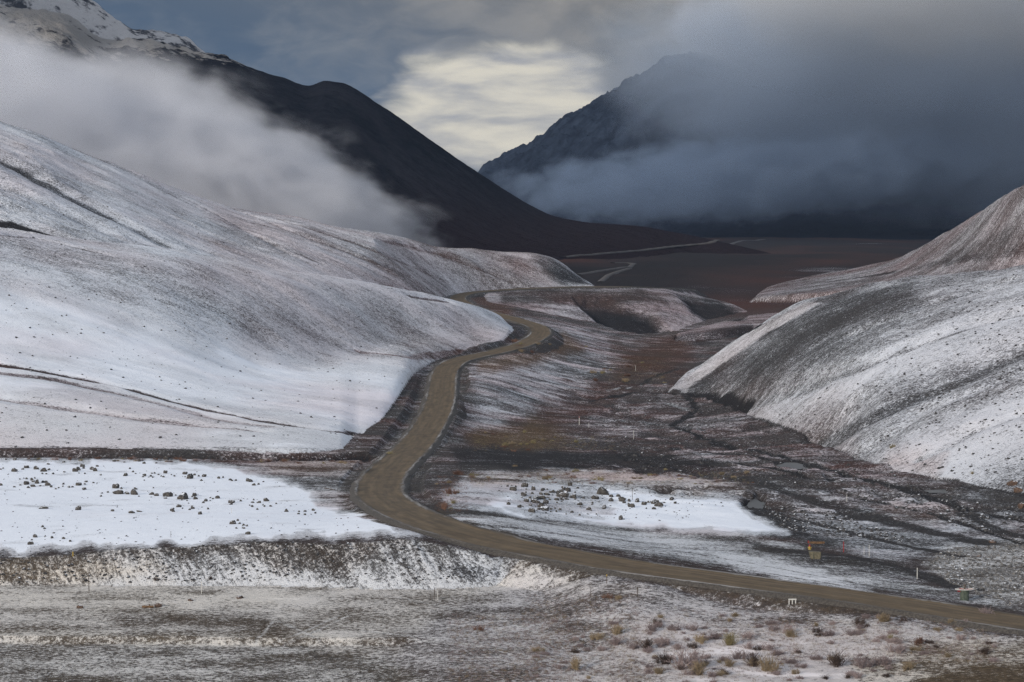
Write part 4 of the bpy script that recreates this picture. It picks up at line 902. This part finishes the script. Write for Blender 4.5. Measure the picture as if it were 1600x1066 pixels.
for (px, py, w_, k_, t_, lab) in [(1012, 1014, 30, 'dark', .8, 'rounded dark brown shrub with pale snow below the road, left of the big olive bush'), (1080, 1045, 52, 'mauve', 1.05, 'biggest bush of the foreground, mauve twigs, in the lower middle'), (1094, 1052, 34, 'tan', 1.2, 'tall olive-tan bush growing against the biggest mauve bush'), (1038, 1037, 32, 'dark', .9, 'dark mauve bush just left of the biggest bush'),
                                 (1143, 1008, 29, 'yellow', 1.15, 'pale yellow-green fan-shaped bush alone on clean snow'), (1110, 997, 32, 'mauve', .6, 'low wide grey-mauve shrub left of the yellow-green bush'), (1052, 983, 28, 'mauve', .6, 'low mauve shrub above the dark brown one'), (1080, 985, 26, 'mauve', .65, 'low mauve shrub in the upper row beside a similar one'), (1028, 975, 20, 'dark', .8, 'small dark shrub at the upper left of the low mauve row'),
                                 (962, 992, 30, 'tan', .9, 'tan twiggy bush on the gravelly snow left of the foreground bushes'), (898, 1046, 22, 'tan', 1.3, 'upright tan bush by the reddish ground cover'), (1176, 1040, 34, 'dark', .95, 'dark grey-violet bush left of a tall tan one'), (1206, 1050, 36, 'tan', 1.25, 'tall straggly tan bush near the lower edge'), (1183, 1016, 18, 'dark', .8, 'small dark bush above the dark grey-violet one'),
                                 (1305, 1040, 40, 'dark', .85, 'dark purple-grey bush with upright twigs, second from the right in the lower row'), (1345, 1043, 36, 'mauve', .9, 'mauve-grey bush next to a broader pale one'), (1372, 1038, 36, 'mauve', .9, 'broad pale mauve bush right of its twin'), (1419, 1046, 32, 'tan', .7, 'tan bush with a nearly black hollow under it at the foot of the slope'), (1396, 1000, 17, 'yellow', .8, 'small bright yellow shrub among grey ones'), (1436, 1007, 24, 'russet', .8, 'reddish shrub right of the small yellow one'),
                                 (1402, 1020, 34, 'mauve', .7, 'wide low mauve shrub below the small yellow one'), (1241, 996, 24, 'tan', .9, 'tan-pink shrub in the upper middle of the bushy snow'), (1279, 988, 19, 'dark', .95, 'dark narrow shrub right of the tan-pink one'), (1207, 984, 24, 'mauve', .7, 'faint mauve shrub close under the road'), (1270, 1030, 26, 'mauve', .7, 'mauve shrub left of the dark purple-grey bush'),
                                 (948, 935, 17, 'russet', .7, 'reddish low shrub between two short posts below the road'), (964, 936, 14, 'tan', 1.0, 'thin tan shrub right of the reddish one between the posts'), (747, 985, 20, 'russet', .6, 'round reddish shrub on the pale patch right of the tracks'), (610, 712, 18, 'yellow', .7, 'yellow-brown bush on the left side of the road by the dark channel'), (1395, 700, 10, 'yellow', .9, 'small yellow-green bush high on the lower right hillside'), (1519, 741, 8, 'yellow', 1.0, 'tiny yellowish bush on the right hillside above the brown boulders'),
                                 (706, 772, 20, 'russet', .8, 'red-brown bush on the verge inside the road bend'), (696, 795, 22, 'russet', .7, 'red-brown bush nearest to the bend of the road'), (718, 742, 18, 'russet', .8, 'dark russet bush farther up the verge inside the bend'), (245, 906, 13, 'dark', .7, 'small dark shrub halfway down the snowy bank'), (328, 905, 12, 'dark', .6, 'lone dark shrub on the middle of the bank')]:
    shrub(px, py, w_, k_, lab, None, t_)
GL = 'small leafless shrub poking through the patchy snow of the right foreground'
for i in range(190):
    px = rr.uniform(830, 1560); py = rr.uniform(962, 1075)
    if px > 1400 and py > 1035: continue
    if px < 1000 and rr.random() < .4: continue
    shrub(px, py, rr.choice([12, 15, 18, 22, 26]), rr.choice(['mauve', 'mauve', 'mauve', 'mauve', 'dark', 'tan']), GL, 'small shrubs in the right foreground', rr.uniform(.5, .9))
CL_ = 'low brushy shrub along the dark channel behind the left plateau'
for i in range(36):
    px = rr.uniform(0, 590); shrub(px, 716 + px * .012 + rr.uniform(-1, 3), rr.choice([8, 10, 13, 16]), rr.choice(['tan', 'yellow', 'mauve', 'russet']), CL_, 'shrubs along the channel', rr.uniform(.4, .6))
VL = 'russet brush growing between the dirt road and the river flats'
for i in range(46):
    px, py = rr.choice([(rr.gauss(800, 45), rr.gauss(690, 7)), (rr.gauss(850, 30), rr.gauss(545, 9)), (rr.gauss(980, 30), rr.gauss(580, 12)), (rr.gauss(700, 12), rr.gauss(770, 14))])
    shrub(px, py, rr.choice([6, 8, 10, 12]), rr.choice(['russet', 'yellow', 'tan']), VL, 'brush between road and river', rr.uniform(.5, .8))
TL = 'low tundra shrub at the back of the snow terrace right of the road'
for i in range(44):
    shrub(rr.uniform(720, 1180), 745 + rr.gauss(0, 6), rr.choice([8, 10, 12, 15]), rr.choice(['russet', 'mauve', 'tan', 'yellow']), TL, 'shrubs at the back of the snow terrace', rr.uniform(.4, .65))

# ground cover: dry tufts too many to count
def tufts(pixs, count, seed, mat, hgt):
    r_ = random.Random(seed); V_ = []; Fc = []
    for i in range(count):
        x0, y0, x1, y1 = r_.choice(pixs); x, y, z = ground_at(r_.uniform(x0, x1), r_.uniform(y0, y1)); sz = r_.uniform(.5, 1.4) * hgt
        for k_ in range(14):
            an = r_.uniform(0, 6.28); t_ = r_.uniform(.1, 1.0); bx_ = x + r_.gauss(0, .12) * sz / .3; by_ = y + r_.gauss(0, .12) * sz / .3; l_ = sz * r_.uniform(.5, 1)
            i0 = len(V_); wx, wy = math.cos(an + 1.57) * .012, math.sin(an + 1.57) * .012
            V_ += [(bx_ - wx, by_ - wy, z - .03), (bx_ + wx, by_ + wy, z - .03), (bx_ + math.cos(an) * l_ * t_, by_ + math.sin(an) * l_ * t_, z + l_ * (1.1 - .6 * t_))]
            Fc.append((i0, i0 + 1, i0 + 2))
    me = bpy.data.meshes.new('ground_cover'); me.from_pydata(V_, [], Fc); me.materials.append(mat)
    o = bpy.data.objects.new('ground_cover', me); COL.objects.link(o); o['kind'] = 'stuff'
fgz = [(820, 930, 1000, 1066), (950, 950, 1250, 1066), (1200, 970, 1560, 1035), (700, 960, 900, 1066)]
tufts(fgz, 4500, 5, TW['mauve'], .30); tufts(fgz, 1800, 6, TW['tan'], .34); tufts(fgz, 900, 7, TW['russet'], .22)
tufts([(720, 738, 1170, 758), (0, 712, 590, 722), (740, 680, 960, 705), (680, 745, 730, 800), (780, 540, 880, 560)], 1500, 8, TW['russet'], .45)
tufts([(720, 738, 1170, 758), (740, 680, 960, 705), (950, 560, 1040, 600)], 900, 9, TW['yellow'], .45)
# ---- posts, blocks and valves
WHITE = simple_mat('weathered_white_paint', (.38, .38, .37), (.52, .52, .50), 8); REDP = simple_mat('red_paint', (.16, .02, .025), (.27, .04, .04), 8); WOOD = simple_mat('grey_wood', (.05, .042, .036), (.12, .10, .085), 12)
YEL = simple_mat('yellow_paint', (.26, .18, .04), (.36, .26, .06), 8); CONC = simple_mat('tan_concrete', (.085, .078, .055), (.15, .135, .095), 3, snow_top=.0); GREEN = simple_mat('dark_green_steel', (.035, .05, .04), (.08, .095, .075), 4); LOGM = simple_mat('brown_log', (.07, .04, .022), (.18, .11, .06), 4)
def prim(name, mat, parent, build):
    bm = bmesh.new(); build(bm); me = bpy.data.meshes.new(name); bm.to_mesh(me); bm.free(); me.materials.append(mat)
    o = bpy.data.objects.new(name, me); COL.objects.link(o)
    if parent: o.parent = parent
    return o
def b_box(bm, c, s, bev=.01, rot=None):
    g = bmesh.ops.create_cube(bm, size=1)['verts']
    for v in g: v.co = Vector((v.co.x * s[0], v.co.y * s[1], v.co.z * s[2]))
    if rot is not None: bmesh.ops.rotate(bm, verts=g, cent=(0, 0, 0), matrix=rot)
    for v in g: v.co += Vector(c)
    if bev: bmesh.ops.bevel(bm, geom=list({e for v in g for e in v.link_edges}), offset=bev, segments=2, affect='EDGES')
def b_cyl(bm, a, b, r0, r1=None, seg=16):
    a = Vector(a); b = Vector(b); d = b - a
    mt = Matrix.Translation((a + b) / 2) @ d.to_track_quat('Z', 'Y').to_matrix().to_4x4()
    bmesh.ops.create_cone(bm, cap_ends=True, segments=seg, radius1=r0, radius2=r0 if r1 is None else r1, depth=d.length, matrix=mt)
def root_at(name, px, py, label, cat, group=None):
    x, y, z = ground_at(px, py); o = bpy.data.objects.new(name, None); COL.objects.link(o); o.location = (x, y, z); o.empty_display_size = .2
    tagit(o, label, cat, group); return o, y / F
def post(px, py, hpx, pmat, label, cap=None, w=.075, tilt=0.0, group=None):
    t, m_ = root_at('marker_post', px, py, label, 'post', group); h = hpx * m_
    prim('shaft', pmat, t, lambda bm: b_box(bm, (0, 0, h / 2 - .1), (w, w, h + .2), .008))
    if cap: prim('reflector', cap, t, lambda bm: b_box(bm, (0, -w * .1, h - .16), (w * 1.5, w * 1.5, .26), .008))
    t.rotation_euler = (0, tilt, 0); return t
post(139, 926, 31, WOOD, 'tall dark weathered post at the foot of the bank, leftmost post', None, .10)
post(315, 928, 20, WHITE, 'white post at the foot of the bank right of the tall dark one', None, .10)
post(679, 937, 19, WOOD, 'short dark post standing beside a white one near the right end of the bank', None, .09)
post(684, 937, 15, WHITE, 'short white post beside a dark one near the right end of the bank', None, .08)
post(923, 934, 14, WOOD, 'thin dark post left of the reddish shrub below the road', None, .08)
post(996, 932, 15, WOOD, 'stout dark post below the road, right of the reddish shrub', WOOD, .11)
post(948, 912, 15, WOOD, 'yellow-topped delineator on the near shoulder of the road', YEL, .10)
post(1318, 863, 17, REDP, 'solid red post between the tan block and the white posts', None, .14)
post(1350, 868, 15, WHITE, 'shorter one of the white pair right of the red post', None, .06)
post(1358, 870, 19, WHITE, 'taller one of the white pair right of the red post', None, .08)
post(1433, 905, 18, WHITE, 'white post standing alone on the gravel apron left of the rubble heap', None, .10)
post(1323, 784, 11, WHITE, 'thin pale stake out on the grey river flat', None, .09)
post(990, 688, 16, WHITE, 'slender white stake among the russet brush by the river', None, .10)
post(905, 664, 13, WHITE, 'white stake with a red head on the flats below the road', REDP, .16)
post(920, 668, 7, WHITE, 'tiny pale stake right of the red-headed one', None, .12)
post(988, 781, 19, WOOD, 'thin dark stake rising from the snow terrace behind the boulders', None, .09)
post(1084, 774, 9, WOOD, 'short thin stake at the back right of the snow terrace', None, .08)
post(267, 840, 10, WOOD, 'tiny thin stake on the plateau snow above the bank', None, .05)
post(362, 802, 8, WHITE, 'tiny pale stake on the plateau beside the double-humped boulder', None, .07)
post(114, 869, 7, YEL, 'short orange-yellow stub at the crumbling rim of the bank', None, .14)
post(528, 770, 9, WOOD, 'thin dark stake on the verge left of the road bend', None, .08)
post(993, 580, 9, WHITE, 'small pale stake at the mouth of the narrow creek valley', None, .12)
# wooden frame left of the bend
t, m_ = root_at('wooden_frame', 514, 766, 'low dark wooden frame with a leaning rail left of the road bend', 'frame')
for sx in (-.55, .35): prim('leg', WOOD, t, lambda bm, sx=sx: b_box(bm, (sx, 0, .3), (.09, .09, .9), .006))
prim('rail', WOOD, t, lambda bm: b_box(bm, (.15, 0, .22), (2.2, .1, .12), .006, Matrix.Rotation(.18, 3, 'Y')))
# hurdle-like marker in the road
t, m_ = root_at('road_marker', 1238, 944, 'low white hurdle-like marker standing at the road edge', 'marker')
for sx in (-.42, 0, .42): prim('leg', WHITE, t, lambda bm, sx=sx: b_box(bm, (sx, 0, .3), (.13, .06, .75), .006))
prim('board', WHITE, t, lambda bm: b_box(bm, (0, -.06, .62), (1.05, .05, .18), .006))
# tan anchor block with valve
t, m_ = root_at('concrete_block', 1273, 873, 'tan tapered concrete block with a notched side by the gravel pull-out', 'block')
def blk(bm):
    g = bmesh.ops.create_cube(bm, size=1)['verts']
    for v in g:
        top = v.co.z > 0; k_ = 1.0 if top else .80
        v.co = Vector((v.co.x * 2.0 * k_ + (0 if top else .1), v.co.y * 1.3 * k_, v.co.z * 1.25 + .58 + (.12 if top and v.co.x < 0 else 0)))
    bmesh.ops.bevel(bm, geom=bm.edges[:], offset=.06, segments=2, affect='EDGES')
t.scale = (.9, .9, .85)
prim('block', CONC, t, blk)
prim('seam', GREEN, t, lambda bm: b_box(bm, (-.28, -.62, .60), (.06, .12, 1.0), .01))
prim('lifting_eye', WOOD, t, lambda bm: b_cyl(bm, (.25, 0, 1.2), (.25, 0, 1.34), .08))
t, m_ = root_at('hydrant', 1265, 859, 'small yellow and red hydrant behind the tan concrete block', 'hydrant')
prim('barrel', YEL, t, lambda bm: (b_cyl(bm, (0, 0, -.2), (0, 0, .55), .16), b_cyl(bm, (-.3, 0, .3), (.3, 0, .3), .09)))
prim('bonnet', REDP, t, lambda bm: (b_cyl(bm, (0, 0, .55), (0, 0, .75), .19, .10), b_cyl(bm, (0, 0, .75), (0, 0, .85), .05)))
prim('flange', YEL, t, lambda bm: b_cyl(bm, (0, 0, .0), (0, 0, .08), .26))
t, m_ = root_at('timber_beam', 1276, 850, 'brown timber beam lying behind the hydrant', 'beam')
prim('beam', LOGM, t, lambda bm: b_box(bm, (0, 0, .22), (2.6, .3, .34), .03))
prim('end_cap', REDP, t, lambda bm: b_box(bm, (-1.36, 0, .3), (.14, .36, .5), .02))
t, m_ = root_at('log', 231, 950, 'short rusty brown log lying on the gravel against a dark rock', 'log')
prim('trunk', LOGM, t, lambda bm: b_cyl(bm, (-.75, 0, .14), (.75, .1, .16), .17, .13, 14))
prim('branch_stub', LOGM, t, lambda bm: b_cyl(bm, (.1, .02, .2), (.3, -.1, .5), .06, .04, 10))
# valve
t, m_ = root_at('valve_station', 1507, 938, 'dark green drum valve with a red and white wheel on the apron', 'valve')
t.location.z += .35
prim('drum', GREEN, t, lambda bm: (b_cyl(bm, (0, 0, -.5), (0, 0, 1.0), .60, .60, 28), b_cyl(bm, (0, 0, .96), (0, 0, 1.04), .66, .66, 28)))
def wheel(bm):
    for k_ in range(24):
        a0 = k_ / 24 * 6.2832; a1 = (k_ + 1) / 24 * 6.2832
        b_cyl(bm, (1.25 * math.cos(a0), .7 * math.sin(a0), 1.15), (1.25 * math.cos(a1), .7 * math.sin(a1), 1.15), .07, .07, 8)
prim('wheel_rim', WHITE, t, wheel)
for an in (0, 2.09, 4.19): prim('spoke', REDP, t, lambda bm, an=an: b_cyl(bm, (0, 0, 1.12), (1.2 * math.cos(an), .68 * math.sin(an), 1.15), .07, .05, 10))
prim('stem', WOOD, t, lambda bm: (b_cyl(bm, (0, 0, 1.0), (0, 0, 1.75), .13, .13, 14), b_cyl(bm, (0, 0, 1.7), (0, 0, 1.82), .17, .17, 14)))
prim('side_flange', REDP, t, lambda bm: b_cyl(bm, (-.95, 0, .95), (-.55, 0, .95), .20, .20, 14))
print('things', time.time() - T0)

# ------------------------------------------------------------------ haze and banks of mist
def stuff(o): o['kind'] = 'stuff'; return o
def vol_principled(N, color, dens, aniso=.0):
    v = N('ShaderNodeVolumePrincipled', inp={'Color': (*color, 1), 'Anisotropy': aniso})
    if isinstance(dens, bpy.types.NodeSocket): N.nt.links.new(dens, v.inputs['Density'])
    else: v.inputs['Density'].default_value = dens
    return v
def box(name, x0, x1, y0, y1, z0, z1, mat):
    bm = bmesh.new(); bmesh.ops.create_cube(bm, size=1)
    for v in bm.verts: v.co = Vector((x0 + (v.co.x + .5) * (x1 - x0), y0 + (v.co.y + .5) * (y1 - y0), z0 + (v.co.z + .5) * (z1 - z0)))
    me = bpy.data.meshes.new(name); bm.to_mesh(me); bm.free(); me.materials.append(mat)
    o = bpy.data.objects.new(name, me); COL.objects.link(o); return o
m, nt, out = new_mat('haze'); N = NB(nt)
nt.links.new(vol_principled(N, (.50, .66, .92), 1.2e-5, .0).outputs[0], out.inputs['Volume'])
ztop = float(max(H.max(), 720)); zbot = float(min(H.min(), -400)) - 1
zbot = min([min((o.matrix_world @ Vector(c)).z for c in o.bound_box) for o in scene.objects if o.type == 'MESH']) - 1
ztop = max([max((o.matrix_world @ Vector(c)).z for c in o.bound_box) for o in scene.objects if o.type == 'MESH']) + 40
stuff(box('haze', -5200, 5200, -200, 12200, zbot, ztop, m))
def mist(px, py, D, w, h, depth, tilt, dens, color, seed, nscale=1.6, nstr=.9, sharp=.35, flat=0.0):
    """a bank of mist: an ellipsoidal body whose density frays out at its rim; w, h in pixels at that distance"""
    u, v = ray(px, py); s = D / F
    bm = bmesh.new(); bmesh.ops.create_icosphere(bm, subdivisions=4, radius=1.25)
    me = bpy.data.meshes.new('mist'); bm.to_mesh(me); bm.free()
    o = bpy.data.objects.new('mist', me); COL.objects.link(o)
    o.location = (float(u) * D, D, float(v) * D); o.scale = (w * s, depth, h * s); o.rotation_euler = (0, R(tilt), 0)
    m, nt, out = new_mat('mist'); N = NB(nt)
    tc = N('ShaderNodeTexCoord').outputs['Object']
    ln = N('ShaderNodeVectorMath', operation='LENGTH', inp={0: tc}).outputs['Value']
    mp = N('ShaderNodeMapping', inp={'Vector': tc, 'Scale': (w / h * .6, 1.0, 1.0), 'Location': (seed * 1.7, seed * .9, seed * .3)})
    nz = N.noise(mp.outputs[0], nscale, 5, .55, .3)
    e = N.math('ADD', N.math('SUBTRACT', 1.0, ln), N.math('MULTIPLY', N.math('SUBTRACT', nz, .5), nstr))
    if flat:
        sz = N('ShaderNodeSeparateXYZ', inp={0: tc}).outputs[2]
        e = N.math('MINIMUM', e, N.math('MULTIPLY', N.math('ADD', N.math('ADD', sz, flat), N.math('MULTIPLY', N.math('SUBTRACT', nz, .5), .3)), 2.0))
    d = N.sstep(e, 0.0, sharp)
    d = N.math('MULTIPLY', N.math('MULTIPLY', d, N.sstep(ln, 1.24, 1.1)), dens)
    nt.links.new(vol_principled(N, color, d).outputs[0], out.inputs['Volume'])
    me.materials.append(m); return stuff(o)
GREY = (.86, .88, .93); BLUE = (.88, .93, .98)
mist(-20, 195, 2150, 600, 165, 300, 10, .011, GREY, 1, 2.2, 1.1)
mist(355, 275, 2150, 360, 108, 240, 20, .011, GREY, 2, 2.4, 1.1)
mist(1735, 120, 5300, 860, 250, 300, -2, .0080, (.68, .75, .84), 3, 2.0, .8)  # bluer, darker right-hand banks: cloud shadow and haze put into their albedo
mist(1190, 275, 5200, 470, 72, 240, -5, .0070, (.58, .67, .79), 4, 2.2, 1.1)
mist(1600, -10, 5200, 640, 150, 260, 2, .005, (.86, .85, .83), 6)
mist(1180, 50, 5700, 150, 62, 220, 4, .012, (.62, .66, .72), 7, 2.0, .7)
# unseen opaque slab above the frame, added to shade the far valley
def shade_deck():
    nx, ny = 90, 70; xs = np.linspace(-5500, 5500, nx); ys = np.linspace(1800, 3700, ny); X, Y = np.meshgrid(xs, ys)
    e = np.minimum(np.minimum(X + 5500, 5500 - X) / 900, np.minimum(Y - 1800, 3700 - Y) / 700); e = np.clip(e + .3 * fbm(X / 700, Y / 700, 3, 301), 0, 1) ** .5
    n_ = fbm(X / 900, Y / 900, 4, 303); edge = (X <= -5499) | (X >= 5499) | (Y <= 1801) | (Y >= 3699); e = np.where(edge, 0, e)
    mid = max(860, ztop + 180); lo = mid - e * (90 + 60 * n_); hi = mid + e * (300 + 160 * n_)
    V_ = [tuple(p) for Z_ in (lo, hi) for p in np.stack([X, Y, Z_], -1).reshape(-1, 3)]; k_ = nx * ny; Fc = []
    for j in range(ny - 1):
        for i in range(nx - 1):
            a_ = j * nx + i; Fc.append((a_, a_ + nx, a_ + nx + 1, a_ + 1)); Fc.append((k_ + a_, k_ + a_ + 1, k_ + a_ + nx + 1, k_ + a_ + nx))
    me = bpy.data.meshes.new('cloud_shade'); me.from_pydata(V_, [], Fc); me.shade_smooth()
    m, nt, out = new_mat('cloud_shade'); N = NB(nt)
    nt.links.new(N('ShaderNodeBsdfPrincipled', inp={'Base Color': (.8, .82, .85, 1), 'Roughness': 1.0, 'Specular IOR Level': 0}).outputs[0], out.inputs[0]); me.materials.append(m)
    o = bpy.data.objects.new('cloud_shade', me); COL.objects.link(o); stuff(o)
shade_deck()

# ------------------------------------------------------------------ light
SUN_EL, SUN_AZ = R(17), R(-142)       # azimuth from +Y clockwise: low, behind the camera to the left
sd_ = bpy.data.lights.new('sun', 'SUN'); sun = bpy.data.objects.new('sun', sd_); COL.objects.link(sun)
sd_.energy = 3.0; sd_.angle = R(10); sd_.color = (1.0, .90, .78)
dirv = Vector((math.sin(SUN_AZ) * math.cos(SUN_EL), math.cos(SUN_AZ) * math.cos(SUN_EL), math.sin(SUN_EL)))
sun.rotation_euler = dirv.to_track_quat('Z', 'Y').to_euler()

world = bpy.data.worlds.new('World'); scene.world = world; world.use_nodes = True
nt = world.node_tree
for n in list(nt.nodes): nt.nodes.remove(n)
N = NB(nt)
wo = nt.nodes.new('ShaderNodeOutputWorld')
tcw = N('ShaderNodeTexCoord').outputs['Generated']
sp = N('ShaderNodeSeparateXYZ', inp={0: tcw})
x_, y_, z_ = sp.outputs
yy = N.math('MAXIMUM', y_, .05)
az = N.math('DIVIDE', x_, yy); el = N.math('DIVIDE', z_, yy)
sky = N('ShaderNodeTexSky', sky_type='NISHITA', sun_disc=False, sun_elevation=SUN_EL, sun_rotation=SUN_AZ)
skyc = N('ShaderNodeVectorMath', operation='SCALE', inp={0: sky.outputs[0]}); skyc.inputs['Scale'].default_value = .10
cv = N('ShaderNodeCombineXYZ', inp={0: az, 1: el})
mpc = N('ShaderNodeMapping', inp={'Vector': cv.outputs[0], 'Scale': (1.0, 2.2, 1.0)})
c1 = N.noise(mpc.outputs[0], 9, 6, .52, .4); c2 = N.noise(mpc.outputs[0], 32, 7, .55, .5)
cc = N.math('ADD', N.math('MULTIPLY', c1, .65), N.math('MULTIPLY', c2, .35))
warm = N.sstep(N.math('ADD', az, N.math('MULTIPLY', el, 3.2)), .05, .34)         # clouds turn from slate to warm grey up and to the right
darkc = N.mixc(warm, (.060, .095, .150), (.15, .155, .16))
lightc = N.mixc(warm, (.14, .165, .20), (.27, .255, .235))
cloud_shade = N.mixc(N.sstep(cc, .40, .60), darkc, lightc)
# a break in the clouds over the pass, with sunlit cloud beyond
ex = N.math('DIVIDE', N.math('ADD', az, .003), .048); ey = N.math('DIVIDE', N.math('SUBTRACT', el, .035), .025)
nn_ = N.math('MULTIPLY', N.math('SUBTRACT', c2, .5), 1.1)
rr_ = N.math('ADD', N.math('SQRT', N.math('ADD', N.math('POWER', N.math('ABSOLUTE', ex), 2.6), N.math('POWER', N.math('ABSOLUTE', ey), 2.6))), nn_)
opening = N.sstep(rr_, 1.22, .70)
mpo = N('ShaderNodeMapping', inp={'Vector': cv.outputs[0], 'Scale': (1.0, 4.5, 1.0)})
c3 = N.noise(mpo.outputs[0], 17, 5, .5, .2)
lit = N.mixc(N.sstep(c3, .36, .60), (.32, .325, .34), (.60, .565, .48))
cloud_shade = N.mixc(opening, cloud_shade, lit)
# the sky overhead and behind the camera is thinner and brighter
up = N.sstep(z_, .06, .42)
behind = N.sstep(y_, .55, -.2)
br = N.math('MAXIMUM', up, behind)
over = N.mixc(N.sstep(N.noise(tcw, 2.5, 4, .5), .35, .65), (.36, .41, .50), (.60, .65, .73))
cloud_shade = N.mixc(br, cloud_shade, over)
thin = N.sstep(N.noise(tcw, 3.1, 3, .5), .62, .75, 0, .35)
fin = N.mixc(N.math('MULTIPLY', thin, br), cloud_shade, skyc.outputs[0])
bg = N('ShaderNodeBackground', inp={'Color': fin, 'Strength': 1.0})
nt.links.new(bg.outputs[0], wo.inputs[0])

vs = scene.view_settings
vs.view_transform = 'Standard'; vs.look = 'None'; vs.gamma = 1; vs.exposure = 0.22
scene.cycles.max_bounces = 6; scene.cycles.diffuse_bounces = 2; scene.cycles.volume_bounces = 3
scene.cycles.use_denoising = True
scene.cycles.denoiser = 'OPENIMAGEDENOISE'; scene.cycles.denoising_prefilter = 'NONE'; scene.cycles.sample_clamp_indirect = 4.0
print('done', time.time() - T0)
